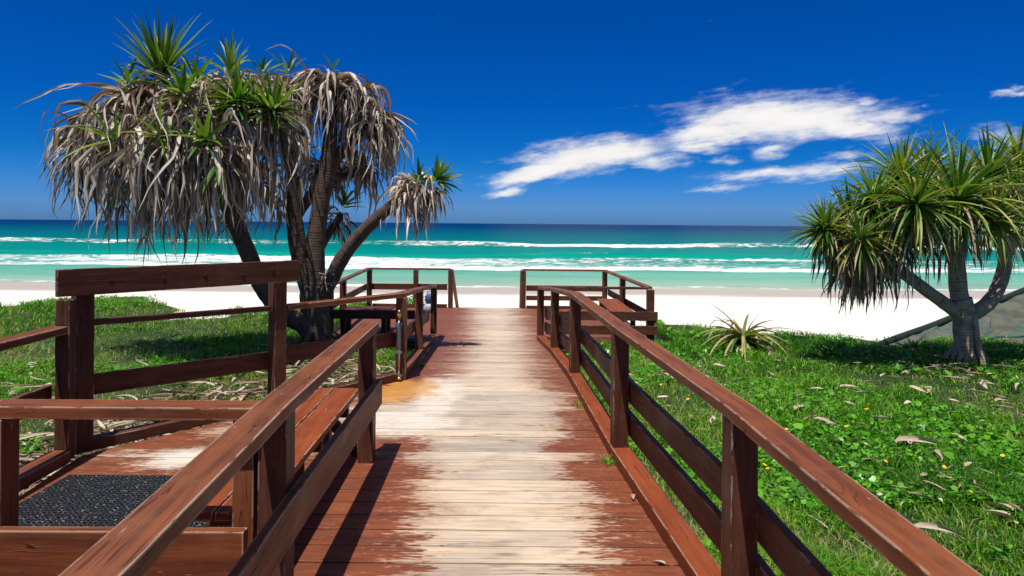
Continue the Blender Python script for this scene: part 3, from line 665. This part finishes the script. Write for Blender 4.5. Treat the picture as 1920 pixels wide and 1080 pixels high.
# ------------------------------------------------------------------ leaves
def strip(mb, p, d, L, w0, droop, segs=7, sway=0.0, twist=0.0, curl=0.0, kink=None, fold=0.35, wprof=None):
    p = Vector(p); d = Vector(d).normalized(); r = random.random(); ds = L / segs
    vs = []; at_ = []; side = d.cross(Vector((0, 0, 1)))
    if side.length < .15: side = Vector((math.cos(r * 40), math.sin(r * 40), 0))
    side.normalize(); tw = 0
    for i in range(segs + 1):
        t_ = i / segs
        wv = w0 * (min(1, .55 + t_ * 3) * (1 - t_ ** 2.2) + .02) if wprof is None else w0 * wprof(t_)
        s2 = (side - d * side.dot(d)).normalized(); n_ = s2.cross(d).normalized()
        s3 = s2 * math.cos(tw) + n_ * math.sin(tw); n3 = s3.cross(d).normalized()
        vs += [p - s3 * wv / 2 + n3 * wv * fold * .5, p - n3 * wv * fold * .2, p + s3 * wv / 2 + n3 * wv * fold * .5]
        at_ += [(r, t_, 0.0), (r, t_, 0.5), (r, t_, 1.0)]
        p = p + d * ds
        k = droop * ds * (1 + (2.5 if kink is not None and abs(t_ - kink) < .09 else 0) * 2)
        d = (d + Vector((0, 0, -1)) * k + Vector((random.gauss(0, 1), random.gauss(0, 1), random.gauss(0, .4))) * sway * ds + s2 * curl * ds).normalized()
        tw += twist * ds; side = s2
    fs = []
    for i in range(segs):
        a = i * 3; fs += [(a, a + 1, a + 4, a + 3), (a + 1, a + 2, a + 5, a + 4)]
    mb.poly(vs, fs, at_)
def frame(ax):
    ax = Vector(ax).normalized(); a = ax.cross(Vector((0.2, .9, .1))).normalized(); return ax, a, ax.cross(a).normalized()
def green_head(parent, c, ax, n, L, w0=.06, amax=80, droop=.9, m=None, name='green_leaves', amin=8):
    ax, a, b_ = frame(ax); mb = MB(); c = Vector(c)
    for i in range(n):
        f = (i + .5) / n; th = i * 2.39996 + random.uniform(-.2, .2); al = R(amin + (amax - amin) * f ** .7 + random.uniform(-6, 6))
        rd = a * math.cos(th) + b_ * math.sin(th); d = ax * math.cos(al) + rd * math.sin(al)
        LL = L * random.uniform(.75, 1.1) * (.72 + .35 * math.sin(math.pi * min(1, f * 1.1)))
        strip(mb, c + ax * (.14 * (1 - f)) + rd * .03, d, LL, w0 * random.uniform(.8, 1.15), droop * (.35 + f) * random.uniform(.6, 1.3), 8, .25, random.uniform(-.5, .5), 0,
              kink=random.uniform(.4, .8) if random.random() < .22 else None, fold=.5)
    return mb.build(name, m or GREEN, parent, True)
def dead_head(parent, c, ax, n, L, w0=.06, a0=55, a1=125, droop=3.2, m=None, name='dead_leaves', spread=.16, gap=.35):
    ax, a, b_ = frame(ax); mb = MB(); c = Vector(c)
    for i in range(n):
        f = random.random(); th = random.uniform(0, 2 * math.pi); al = R(a0 + (a1 - a0) * f)
        rd = a * math.cos(th) + b_ * math.sin(th); d = ax * math.cos(al) + rd * math.sin(al) + Vector((0, 0, random.uniform(-.1, .25)))
        strip(mb, c - ax * (gap * f) + rd * random.uniform(.04, spread), d, L * random.uniform(.35, 1.12), w0 * (random.uniform(.4, 1.1) if random.random() < .75 else random.uniform(1.1, 1.5)), droop * random.uniform(.55, 1.8), 10, 2.0,
              random.uniform(-4, 4), random.uniform(-.9, .9), kink=random.uniform(.12, .6) if random.random() < .65 else None, fold=random.uniform(.2, .9))
    return mb.build(name, m or DEAD, parent, True)
def limb(mb, pts, r0, r1, n=14):
    P_ = [Vector(p) for p in pts]; out = []
    for i in range(len(P_) - 1):      # Catmull-Rom
        a = P_[max(i - 1, 0)]; b_ = P_[i]; c = P_[i + 1]; d = P_[min(i + 2, len(P_) - 1)]
        for k in range(7):
            t_ = k / 7; out.append(.5 * ((2 * b_) + (c - a) * t_ + (2 * a - 5 * b_ + 4 * c - d) * t_ ** 2 + (3 * b_ - a - 3 * c + d) * t_ ** 3))
    out.append(P_[-1]); m_ = len(out)
    mb.tube(out, [r0 + (r1 - r0) * i / (m_ - 1) for i in range(m_)], n, .07, True, .035)

# left pandanus
YT = 11.3
gz = float(height(-3.3, YT))
base = Vector((at(598, 645, YT).x, YT, gz))
t = thing('pandanus_tree', base, 'large pandanus tree with grey hanging dead leaves beside the left platform, few green tufts', 'tree')
mb = MB()
A_ = lambda x, y, o=0: at(x, y, YT + o)
limb(mb, [(base.x + .02, YT, gz - .15), A_(592, 600), A_(588, 560), A_(590, 535)], .25, .21, 18)
limb(mb, [A_(588, 560), A_(566, 500, -.05), A_(553, 420, -.1), A_(548, 320, -.1), A_(543, 215, 0), A_(540, 165, 0)], .16, .09)
limb(mb, [A_(592, 560), A_(590, 480), A_(600, 390), A_(616, 300), A_(620, 220), A_(622, 165)], .175, .09)
limb(mb, [A_(596, 570), A_(622, 520, -.1), A_(655, 465, -.2), A_(700, 415, -.3), A_(745, 378, -.3), A_(778, 362, -.3)], .135, .08)
limb(mb, [(base.x + .1, YT + .0, gz - .1), A_(572, 612, -.2), A_(532, 588, -.35), A_(496, 545, -.5), A_(466, 478, -.7), A_(436, 405, -.9), A_(405, 330, -1.0), A_(370, 250, -1.1), A_(330, 190, -1.1)], .155, .10)
limb(mb, [A_(612, 330), A_(640, 285, .1), A_(672, 255, .2), A_(705, 225, .2)], .11, .08)
limb(mb, [A_(560, 400, 0), A_(590, 350, .5), A_(600, 310, .6)], .09, .07)
limb(mb, [A_(613, 330, 0), A_(650, 330, .5), A_(690, 315, .7)], .08, .06)
limb(mb, [A_(415, 350, -1), A_(300, 300, -1.2), A_(225, 250, -1.3), A_(190, 210, -1.2)], .12, .07)
limb(mb, [A_(420, 360, -1), A_(420, 260, -.7), A_(430, 190, -.7)], .11, .07)
limb(mb, [A_(400, 330, -1), A_(330, 280, -1.8), A_(290, 220, -2.0)], .09, .07)
limb(mb, [A_(430, 380, -.9), A_(470, 290, -1.3), A_(490, 215, -1.5)], .09, .07)
limb(mb, [A_(598, 470, 0), A_(622, 430, .4), A_(640, 400, .5)], .07, .05)
mb.build('trunk', BARK, t, True)
mb = MB()
for k in range(9):
    a_ = k * .7 + .3; r_ = random.uniform(.35, .6)
    e = Vector((base.x + math.cos(a_) * r_, YT + math.sin(a_) * r_, gz - .12)); s_ = Vector((base.x + math.cos(a_) * .18, YT + math.sin(a_) * .18, gz + random.uniform(.15, .5)))
    limb(mb, [s_, (s_ + e) / 2 + Vector((math.cos(a_) * .1, math.sin(a_) * .1, .05)), e], .06, .035, 8)
mb.build('prop_roots', BARK, t, True)
mb = MB()                              # knobbly bud at the fork
for k in range(26):
    c_ = A_(612 + random.uniform(-9, 14), 527 + random.uniform(-14, 10), -.22); strip(mb, c_, (random.gauss(0, 1), -.4, random.gauss(-.2, 1)), random.uniform(.08, .2), .03, 3, 4)
mb.build('dead_leaves', DEAD, t, True)
# crown heads: (px, py, depth offset, axis, dead n, dead L, green n, green L)
heads = [
 (305, 165, -1.1, (-.05, -.1, 1), 100, 1.35, 26, .7), (432, 150, -.7, (0, -.1, 1), 90, 1.2, 16, .55), (510, 222, -1.6, (.2, -.7, .6), 60, 1.25, 54, .62), (452, 205, -1.7, (-.1, -.8, .6), 70, 1.3, 44, .58), (350, 190, -1.9, (0, -.7, .8), 70, 1.3, 18, .55),
 (205, 210, -1.2, (-.3, -.2, 1), 110, 1.25, 0, 0), (245, 175, -1.5, (-.1, -.4, 1), 105, 1.3, 8, .5), (370, 165, -1.6, (0, -.5, 1), 90, 1.25, 10, .5), (400, 170, -.2, (0, .3, 1), 70, 1.1, 0, 0),
 (170, 255, -.7, (-.5, .2, .8), 90, 1.2, 3, .5), (225, 270, -2.0, (-.3, -.8, .4), 80, 1.25, 8, .6), (305, 260, -2.2, (0, -1, .4), 75, 1.3, 10, .6), (390, 270, -2.1, (.1, -1, .4), 70, 1.2, 12, .6),
 (490, 150, -.4, (.1, 0, 1), 80, 1.0, 8, .35), (540, 148, 0, (0, 0, 1), 80, .95, 8, .45), (585, 150, .3, (0, .2, 1), 55, .9, 0, 0), (622, 142, 0, (.05, -.1, 1), 125, 1.1, 3, .3), (672, 162, .3, (.2, .1, 1), 90, 1.05, 0, 0),
 (712, 212, .2, (.6, 0, .9), 115, 1.05, 0, 0), (738, 250, .4, (.8, .1, .5), 45, .9, 0, 0), (595, 300, .6, (-.1, 0, 1), 70, .7, 0, 0), (692, 300, .7, (.4, .1, .9), 65, .75, 0, 0), (655, 290, 1.1, (.2, .3, .9), 50, .7, 0, 0),
 (560, 270, .7, (-.2, .2, .9), 35, .8, 0, 0), (470, 320, -.2, (0, 0, 1), 75, 1.05, 3, .5), (395, 330, .2, (0, .2, 1), 70, 1.1, 0, 0), (325, 330, -.4, (-.2, .3, .8), 75, 1.1, 6, .5), (250, 330, -.5, (-.3, .1, .8), 60, 1.0, 4, .5),
 (642, 395, .5, (.3, 0, .8), 30, .5, 16, .4), (780, 350, -.3, (.5, -.1, .85), 130, .68, 14, .36), (812, 346, -.3, (.8, -.1, .6), 60, .55, 34, .42)]
for hx, hy, ho, ax, nd, Ld, ng, Lg in heads:
    c_ = A_(hx, hy, ho)
    dead_head(t, c_, ax, int(nd * 1.4), Ld * (1.15 if hx < 560 else 1.0), .058 if Ld > 1 else .046, droop=random.uniform(2.2, 3.6) if Ld > 1 else 4.5)
    if ng: green_head(t, c_ + Vector(ax).normalized() * .05, ax, ng, Lg, .065, 75, .9)
green_head(t, A_(303, 150, -1.3), (-.03, -.05, 1), 46, .98, .06, 42, .5)
green_head(t, A_(432, 130, -.7), (0, 0, 1), 10, .5, .05, 35, .6)
green_head(t, A_(412, 300, -2.3), (0, -.3, -1), 5, .55, .10, 25, .5)      # the broad green hanging leaf

# right pandanus
YR = 10.3
bx = at(1815, 690, YR).x; gz = float(height(bx, YR)); base = Vector((bx, YR, gz))
t = thing('pandanus_tree', base, 'spreading green pandanus tree on the dune at the right, beside the shade cloth', 'tree')
B_ = lambda x, y, o=0: at(x, y, YR + o)
mb = MB()
limb(mb, [(bx, YR, gz - .15), B_(1812, 650), B_(1808, 600), B_(1800, 560)], .155, .15, 18)
limb(mb, [B_(1806, 595), B_(1796, 530), B_(1792, 470), B_(1790, 405)], .135, .10)
limb(mb, [B_(1802, 590), B_(1765, 565, -.05), B_(1715, 528, -.1), B_(1680, 500, -.1), B_(1655, 455, -.1), B_(1640, 410, 0)], .10, .07)
limb(mb, [B_(1695, 512, -.1), B_(1650, 490, -.2), B_(1600, 462, -.3), B_(1568, 440, -.3)], .10, .07)
limb(mb, [B_(1812, 595), B_(1850, 570, .1), B_(1876, 530, .2), B_(1884, 480, .2), B_(1868, 425, .2), B_(1850, 370, .2)], .115, .08)
limb(mb, [B_(1884, 480, .2), B_(1905, 445, .3), B_(1950, 405, .3), B_(1990, 360, .3)], .09, .08)
limb(mb, [B_(1872, 440, .2), B_(1885, 380, .4), B_(1900, 330, .5)], .08, .07)
limb(mb, [B_(1672, 490, -.1), B_(1676, 420, .2), B_(1690, 360, .4)], .07, .06)
mb.build('trunk', BARK_R, t, True)
mb = MB()
for k in range(13):
    a_ = k * .48 + .2; r_ = random.uniform(.2, .36)
    e = Vector((bx + math.cos(a_) * r_, YR + math.sin(a_) * r_, gz - .1)); s_ = Vector((bx + math.cos(a_) * .10, YR + math.sin(a_) * .10, gz + random.uniform(.15, .38)))
    limb(mb, [s_, (s_ + e) / 2 + Vector((math.cos(a_) * .05, math.sin(a_) * .05, .04)), e], .042, .03, 8)
limb(mb, [B_(1826, 588, -.12), B_(1834, 640, -.2), B_(1846, 694, -.3)], .045, .04, 8)
mb.build('prop_roots', BARK_R, t, True)
heads = [
 (1790, 395, -.35, (0, -.5, 1), 20, .9, 110, 1.30), (1640, 395, 0, (-.2, -.1, 1), 60, .9, 75, .95), (1560, 440, -.3, (-.8, -.1, .55), 80, .75, 75, .60), (1690, 350, .4, (0, .2, 1), 40, 1.0, 75, 1.0),
 (1850, 350, .25, (.2, 0, 1), 40, .9, 85, 1.05), (1905, 320, .5, (.3, .1, 1), 35, .9, 70, .95), (1995, 350, .3, (.5, 0, .9), 45, .9, 60, 1.0), (1715, 395, -.6, (-.2, -.7, .6), 35, .9, 70, .95),
 (1600, 425, .3, (-.5, .2, .8), 80, .85, 50, .8), (1615, 455, -.5, (-.4, -.6, .4), 100, .8, 34, .7), (1655, 450, -.2, (0, -.4, .8), 90, .9, 30, .85), (1930, 400, -.2, (.4, -.5, .7), 30, .8, 60, .85), (1745, 340, .7, (0, .3, 1), 20, .8, 60, 1.0),
 (1590, 490, 0, (-.5, 0, .5), 75, .65, 10, .5), (1850, 420, -.5, (.3, -.8, .4), 18, .8, 46, .85), (1755, 430, .5, (-.2, .4, .5), 20, .9, 46, .95), (1690, 420, .2, (-.2, 0, .8), 50, .9, 40, .9)]
for hx, hy, ho, ax, nd, Ld, ng, Lg in heads:
    c_ = B_(hx, hy, ho)
    dead_head(t, c_, ax, int(nd * 1.3), Ld, .045, 70, 125, droop=4.0, m=BROWN)
    green_head(t, c_ + Vector(ax).normalized() * .05, ax, int(ng * 1.0), Lg * .97, .05, 105, 1.35)
    green_head(t, c_, ax, max(6, ng // 2), Lg * .92, .045, 112, 2.3, YELL, 'yellowing_leaves')

# young pandanus on the dune edge
c = at(1392, 660, 11.2); c.z = float(height(c.x, 11.2))
t = thing('young_pandanus', c, 'small rosette of yellow green spiky leaves at the dune edge above the sand', 'plant')
green_head(t, c + Vector((0, 0, .10)), (0, 0, 1), 34, .95, .06, 90, 2.9, GREEN, amin=45); green_head(t, c + Vector((0, 0, .12)), (.1, -.1, 1), 44, 1.0, .055, 92, 3.0, YELL, 'yellowing_leaves', amin=42)
dead_head(t, c + Vector((0, 0, .22)), (.1, -.1, 1), 46, .75, .06, 25, 95, droop=5.5)
mb = MB()
for k in range(4): strip(mb, c + Vector((.05, 0, .2)), (.35 + k * .12, random.uniform(-.2, .2), .9), .5, .04, 2.6 + k, 9, .6, 1)
mb.build('dry_leaf_stalks', plain('dark_dry_leaf', (.05, .04, .04), .7), t, True)
# shrub beyond the left platform
c = at(776, 572, 18.4); c.z = float(height(c.x, 18.4)); zt = at(776, 557, 18.4).z
t = thing('shrub', c, 'small leafy green shrub growing just beyond the left platform', 'plant')
mb = MB()
for k in range(420):
    p = Vector((random.gauss(0, .17), random.gauss(0, .17), random.uniform(0, zt - c.z) + .02)) + c; strip(mb, p, (random.gauss(0, 1), random.gauss(0, 1), random.gauss(.4, .6)), .11, .05, 1, 3)
mb.build('foliage', COVER, t, True)
mb = MB(); [mb.tube([c - Vector((0, 0, .1)), c + Vector((random.gauss(0, .1), random.gauss(0, .1), .8))], [.02, .008], 6) for k in range(6)]; mb.build('stem', BARK, t)

# ------------------------------------------------------------------ shade cloth fence
a = at(1642, 652, 12.5); b2 = at(1925, 545, 14.6); dirf = (b2 - a); e2 = a + dirf * 1.45
HEM = plain('green_cord', (0.012, 0.075, 0.06), 0.8)
def clothmat():
    m, g, b = mat('shade_cloth'); P = g.obj()
    n = g.noise(P, 3.0, 4, 0.6); wv = g.noise(P, 160, 2, 0.5)
    w2 = g.m('ABSOLUTE', g.sub(g.noise(g.vm(P, (1.0, 1.0, 1.6)), 1.2, 3, .6, .8), .5))
    col = g.mix(g.sm(n, .35, .7), (0.135, 0.135, 0.11), (0.07, 0.078, 0.065)); col = g.mix(g.mul(g.sm(w2, 0, .045, 1, 0), .75), col, (0.04, 0.13, 0.11))
    setp(g, b, g.mix(g.mul(wv, .35), col, (.12, .12, .10)), 0.8, g.bump(g.add(n, g.mul(w2, 2)), .9, .15), spec=.05); return m
t = thing('shade_cloth_fence', (a.x, a.y, float(height(a.x, a.y))), 'grey shade cloth windbreak stretched along a sloping dark green pole behind the right tree', 'fence')
vs = []; nu, nv = 60, 16
for i in range(nu + 1):
    s_ = i / nu * 1.45; top = a + dirf * s_; ln = .3 + 1.9 * min(1, s_); gzz = float(height(top.x, top.y - ln)) - .04
    for j in range(nv + 1):
        f = j / nv; y = top.y - ln * f + .13 * math.sin(s_ * 17 + f * 6) * math.sin(math.pi * min(1, f + .15)) + .05 * math.sin(s_ * 47 + f * 9)
        vs.append((top.x + .04 * math.sin(f * 7 + s_ * 11), y, top.z * (1 - f) + gzz * f))
mb = MB(); mb.poly(vs, [(i * (nv + 1) + j, i * (nv + 1) + j + 1, (i + 1) * (nv + 1) + j + 1, (i + 1) * (nv + 1) + j) for i in range(nu) for j in range(nv)])
o = mb.build('cloth', clothmat(), t, True); sm_ = o.modifiers.new('solid', 'SOLIDIFY'); sm_.thickness = .006
mb = MB(); mb.tube([Vector(vs[i * (nv + 1) + nv - 4]) + Vector((0, -.02, .0)) for i in range(nu + 1)], [.022] * (nu + 1), 6); mb.build('hem_cord', HEM, t, True)
mb = MB(); mb.tube([a + dirf * s_ * .0725 + Vector((0, .02, .012 + .008 * math.sin(s_))) for s_ in range(21)], [.065] * 21, 10); mb.build('pole', POLEM, t, True)
for s_ in (.75, 1.4):
    p = a + dirf * s_; mb = MB(); mb.tube([(p.x, p.y + .06, p.z), (p.x, p.y + .06, float(height(p.x, p.y)) - .2)], [.03, .03], 8); mb.build('post', POLEM, t, True)

# ------------------------------------------------------------------ grass and ground cover (numpy)
def outside_deck(X, Y):
    l = np.interp(Y, [p[0] for p in LND], [p[1] for p in LND]); r = np.interp(Y, [p[0] for p in RGT], [p[1] for p in RGT])
    l = np.where(Y > 12.5, -3.62, l - .16); r = np.where(Y > 12.5, 2.75, r + .12)
    return (X < l) | (X > r) | (Y > 17.8)
def scatter(n, ymin=1.2, ymax=19.5, um=1.05):
    Y = ymin + (ymax - ymin) * rng.random(n); X = (rng.random(n) * 2 - 1) * um * (Y + .8)
    k = outside_deck(X, Y) & (Y < crest(X) + (vnoise(X, Y, 2.2, 1) - .5) * 1.7 + .15)
    return X[k], Y[k]
def dry(X, Y): # dry, thin places
    d = np.clip((vnoise(X, Y, .7, 4) * .65 + vnoise(X, Y, 2.3, 6) * .35 - .50) * 5, 0, 1)
    d = np.maximum(d, np.exp(-(((X + 7.2) / 2.6) ** 2 + ((Y - 14.0) / 1.9) ** 2)) * .95)
    d = np.maximum(d, np.exp(-(((X + 2.4) / 1.0) ** 2 + ((Y - 9.3) / 1.2) ** 2)) * 1.0)
    d = np.maximum(d, np.exp(-(((X + 4.3) / 0.9) ** 2 + ((Y - 5.3) / .9) ** 2)) * 1.0)
    d = np.maximum(d, np.exp(-(((X - 2.1) / .7) ** 2 + ((Y - 8.5) / 1.6) ** 2)) * .7)
    return d
X, Y = scatter(560000); X2, Y2 = scatter(260000, 1.2, 5.5); X, Y = np.concatenate([X, X2]), np.concatenate([Y, Y2])
dr = dry(X, Y); k = rng.random(len(X)) > dr * .72; X, Y, dr = X[k], Y[k], dr[k]; n = len(X)
Z = height(X, Y) - .01
cl = vnoise(X, Y, 1.7, 2); L = (.05 + .13 * rng.random(n) ** 1.5) * (.6 + .9 * cl); L = np.where(dr > .5, L * .7, L)
W = (.0045 + .0045 * rng.random(n)) * (1 + Y / 11)
th = rng.random(n) * 2 * np.pi; lean = (.25 + 1.0 * rng.random(n)) ; la = rng.random(n) * 2 * np.pi
sx, sy = np.cos(th) * W / 2, np.sin(th) * W / 2
dxl, dyl = np.cos(la) * lean, np.sin(la) * lean
base_ = np.stack([X, Y, Z], -1)
mid = base_ + np.stack([dxl * L * .28, dyl * L * .28, L * .55], -1); tip = base_ + np.stack([dxl * L * .95, dyl * L * .95, L * (1.02 - .38 * lean)], -1)
S = np.stack([sx, sy, np.zeros(n)], -1)
V = np.stack([base_ - S, base_ + S, mid - S * .8, mid + S * .8, tip], 1).reshape(-1, 3)
i0 = np.arange(n)[:, None] * 5
idx = (i0 + np.array([0, 1, 3, 2, 2, 3, 4])[None]).ravel(); fn = np.tile([4, 3], n)
big = vnoise(X, Y, .45, 8)
rr = np.clip(.04 + np.where(X < 0, .16, .03) + .60 * rng.random(n) + .85 * (big - .5) + .25 * (vnoise(X, Y, 3, 9) - .5) + (rng.random(n) < (.05 + dr * .55)) * .6, 0, 1)
A = np.repeat(np.stack([rr * 1.12, np.zeros(n), rng.random(n)], -1), 5, 0); A[:, 1] = np.tile([0, 0, .5, .5, 1], n)
tag(fastmesh('grass', V, fn, idx, GRASS, A), 'lush green dune grass on both sides of the boardwalk', 'grass', kind='stuff')
# round-leaved creeper
X, Y = scatter(230000); pz = np.where((X > 1) & (Y < 5.5), .07, 0) + vnoise(X, Y, .8, 11) * .6 + vnoise(X, Y, 2.6, 12) * .4 + np.where(X > 0, .06, -.05)
k = (pz + (rng.random(len(X)) < .06) * .3 > .54) & (dry(X, Y) < .6); X, Y, pz = X[k], Y[k], pz[k]; n = len(X); Z = height(X, Y) + .03 + .09 * rng.random(n) ** 1.3
r_ = (.008 + .020 * rng.random(n) ** 1.5) * np.where(rng.random(n) < .10, 2.0, 1); K = 8
tx, ty = rng.normal(0, .38, n), rng.normal(-.05, .38, n); a0 = rng.random(n) * 6.28
ang_ = a0[:, None] + np.arange(K)[None] * 2 * np.pi / K
rad = r_[:, None] * np.where(np.arange(K)[None] == 0, .55, 1.0)
vx, vy = np.cos(ang_) * rad, np.sin(ang_) * rad
V = np.stack([X[:, None] + vx, Y[:, None] + vy, Z[:, None] + vx * tx[:, None] + vy * ty[:, None] + .15 * r_[:, None] * np.cos(2 * ang_)], -1).reshape(-1, 3)
A = np.repeat(np.stack([np.clip(.1 + .75 * rng.random(n), 0, 1), np.zeros(n), np.zeros(n)], -1), K, 0)
tag(fastmesh('ground_cover', V, np.full(n, K), (np.arange(n)[:, None] * K + np.arange(K)[None]).ravel(), COVER, A), 'round leaved green creeper growing through the grass', 'ground cover', kind='stuff')
# leaf litter
def litter(parent_mb, c, n, sx, sy, L=(.2, .6), w=(.015, .05)):
    for k in range(n):
        x, y = random.gauss(c[0], sx), random.gauss(c[1], sy)
        if not bool(outside_deck(np.array(x), np.array(y))): continue
        z = float(height(x, y)) + random.uniform(.03, .14); th = random.uniform(0, 6.28)
        strip(parent_mb, (x, y, z), (math.cos(th), math.sin(th), random.uniform(-.02, .18)), random.uniform(*L), random.uniform(*w), .45, 6, 1.5, random.uniform(-3, 3), random.uniform(-3, 3), fold=.5)
PALELEAF = leaf_mat('pale_dry_leaf', [(0.0, (0.12, 0.075, 0.045)), (0.35, (0.30, 0.205, 0.13)), (0.65, (0.54, 0.43, 0.32)), (0.95, (0.74, 0.66, 0.55))], .1, (1, .8, .6), .6)
mb = MB()
litter(mb, (-3.8, 4.6), 1300, .36, .75); litter(mb, (-3.6, 6.6), 150, .9, .6); litter(mb, (-2.5, 9.0), 260, .6, 1.0); litter(mb, (-2.2, 8.2), 120, .5, .5); litter(mb, (-5.5, 8.0), 120, 1.6, 1.2); litter(mb, (-3.2, 7.4), 90, .5, .5)
for k in range(26):
    cy_ = random.uniform(3.2, 11.0); cx_ = random.uniform(1.6, .78 * cy_ + .5)
    litter(mb, (cx_, cy_), random.randint(3, 15), .28, .18, (.05, .24), (.005, .022))
litter(mb, (6.0, 9.8), 90, 1.3, .5, (.08, .4), (.01, .04))
tag(mb.build('leaf_litter', PALELEAF, smooth=True), 'pale dry leaf litter and twigs in the grass, thickest beside the left landing', 'leaf litter', kind='stuff')
# individual fallen leaves
protos = []
for k in range(8):
    mb = MB(); L = random.uniform(.2, .48)
    for q_ in range(1):
        a_ = random.gauss(0, .5) + (math.pi if random.random() < .4 else 0); c_, s_ = math.cos(a_), math.sin(a_)
        strip(mb, (-c_ * L / 2 + random.gauss(0, .04), -s_ * L / 2 + random.gauss(0, .03), random.uniform(-.02, .03)), (c_, s_, random.uniform(.0, .35)), L * random.uniform(.4, 1.1), random.uniform(.025, .065),
              random.uniform(.6, 1.6), 12, 3.2, random.uniform(-6, 6), random.uniform(-2.5, 2.5), fold=random.uniform(.2, .8))
    protos.append(mb)
meshes = []
def leaf_at(k, x, y, rz, s, label, group, z=None, tilt=0):
    if k < len(meshes) and meshes[k]: o = meshes[k].copy(); C.objects.link(o)
    else:
        o = protos[k].build('fallen_leaf', PALELEAF, None, True, origin=(0, 0, 0))
        while len(meshes) <= k: meshes.append(None)
        meshes[k] = o
    o.location = (x, y, (float(height(x, y)) + .085) if z is None else z); o.rotation_euler = (tilt, random.uniform(-.12, .12) if z is None else 0, rz); o.scale = (s, s, s)
    tag(o, label, 'leaf', group); return o
GL = 'fallen leaves on the grass right of the boardwalk'
for (x, y) in [(1435,712),(1460,690),(1500,775),(1590,770),(1690,770),(1720,745),(1800,830),(1650,800),(1560,800),(1480,790),(1350,700),(1310,690),(1450,660),(1540,670),(1600,690),(1700,715),(1790,770),(1880,790),(1880,840),(1870,970),(1900,1000),(1320,860),(1290,830),(1260,760),(1240,705),(1590,740),(1655,740),(1560,830),(1745,745),(1890,700),(1680,690),(1760,700),(1905,740),(1845,735),(1500,640),(1530,690),(1400,735),(1370,760),(1640,870),(1740,900),(1230,745),(1820,720),(1615,660),(1715,840),(1590,880),(1515,745)]:
    Yp = 2.1 * F / (y - HY - .0087 * (x - 960)); p = at(x, y, Yp)
    if not bool(outside_deck(np.array(p.x), np.array(p.y))): continue
    leaf_at(random.randrange(8), p.x, p.y, random.uniform(0, 6.28), random.uniform(.5, 1.25) * min(1, .6 + Yp / 14), 'dry curled strap leaf lying on the green grass right of the boardwalk', GL)
for k in range(110):
    Yp = random.uniform(3.0, 12.0); x = random.uniform(1.2, min(9, Yp * .80 + .5))
    if Yp > 11.5 or not bool(outside_deck(np.array(x), np.array(Yp))): continue
    leaf_at(random.randrange(8), x, Yp, random.uniform(0, 6.28), random.uniform(.3, .95), 'dry curled strap leaf lying on the green grass right of the boardwalk', GL)
GL2 = 'fallen leaves on the grass left of the boardwalk'
for (x, y) in [(232,662),(260,690),(330,680),(345,690),(80,735),(30,745),(110,730),(390,730),(440,720),(480,735),(215,745),(470,690),(400,640),(330,640),(60,690),(20,700),(300,740),(180,700)]:
    Yp = 2.1 * F / (y - HY - .0087 * (x - 960)); p = at(x, y, Yp)
    leaf_at(random.randrange(8), p.x, p.y, random.uniform(0, 6.28), random.uniform(.6, 1.0), 'dry pale strap leaf lying on the grass left of the boardwalk', GL2)
p = at(1190, 930, 4.5); leaf_at(0, p.x - .02, 4.42, R(118), .55, 'thin dry leaf strip curled on the deck by the right kerb', None, .012)
p = at(1235, 1050, 3.6); leaf_at(2, .79, 3.62, R(130), .35, 'tiny dry leaf strip on the deck nearest the camera', None, .012)
# yellow flowers
fm = MB()
for k in range(9):
    a_ = k * 2 * math.pi / 9; d_ = Vector((math.cos(a_), math.sin(a_), .25)); s_ = Vector((-math.sin(a_), math.cos(a_), 0)) * .007
    fm.poly([d_ * .004 + s_, d_ * .026 + s_ * 1.3, d_ * .031, d_ * .026 - s_ * 1.3, d_ * .004 - s_], [(0, 1, 2, 3, 4)])
fm.tube([(0, 0, 0), (0, 0, .008)], [.008, .005], 8); fm.tube([(0, 0, -.10), (0, 0, 0)], [.002, .002], 5)
f0 = None
for (x, y) in [(1433,868),(1440,878),(1135,610),(1645,855),(1587,798),(1305,830),(1790,905),(1505,765),(1455,715),(1700,690),(1210,735),(1400,755),(1625,770),(1660,860),(1820,930),(1560,715),(1880,860),(1345,735),(1530,755),(1475,800),(1240,720),(1360,700),(1770,880),(1290,745)]:
    Yp = 2.0 * F / (y - HY - .0087 * (x - 960)); p = at(x, y, Yp)
    if not bool(outside_deck(np.array(p.x), np.array(p.y))): continue
    if f0 is None: o = f0 = fm.build('yellow_flower', YELLOW, origin=(0, 0, 0))
    else: o = f0.copy(); C.objects.link(o)
    o.location = (p.x, p.y, float(height(p.x, p.y)) + .14); o.rotation_euler = (random.uniform(.1, .7), random.uniform(-.4, .4), random.uniform(0, 6)); s = random.uniform(.45, .8); o.scale = (s, s, s)
    tag(o, 'small yellow daisy flower in the grass right of the boardwalk', 'flower', 'yellow flowers in the grass')
# weeds through the deck
for i, (x, y, lab) in enumerate([(.73, 6.75, 'low green weed tuft growing through the deck boards near the right kerb'), (.74, 5.15, 'tiny green weed at the foot of the right kerb by the second post'), (-1.16, 8.9, 'green weed growing against the left kerb beyond the tap')]):
    mb = MB(); z = dz_(y)
    for k in range(60): strip(mb, (x + random.gauss(0, .05 if i == 0 else .02), y + random.gauss(0, .03), z), (random.gauss(0, .8), random.gauss(0, .8), 1), random.uniform(.03, .09), .006, 6, 4, 1)
    tag(mb.build('weed_tuft', GRASS, None, True, origin=(x, y, z)), lab, 'weed')
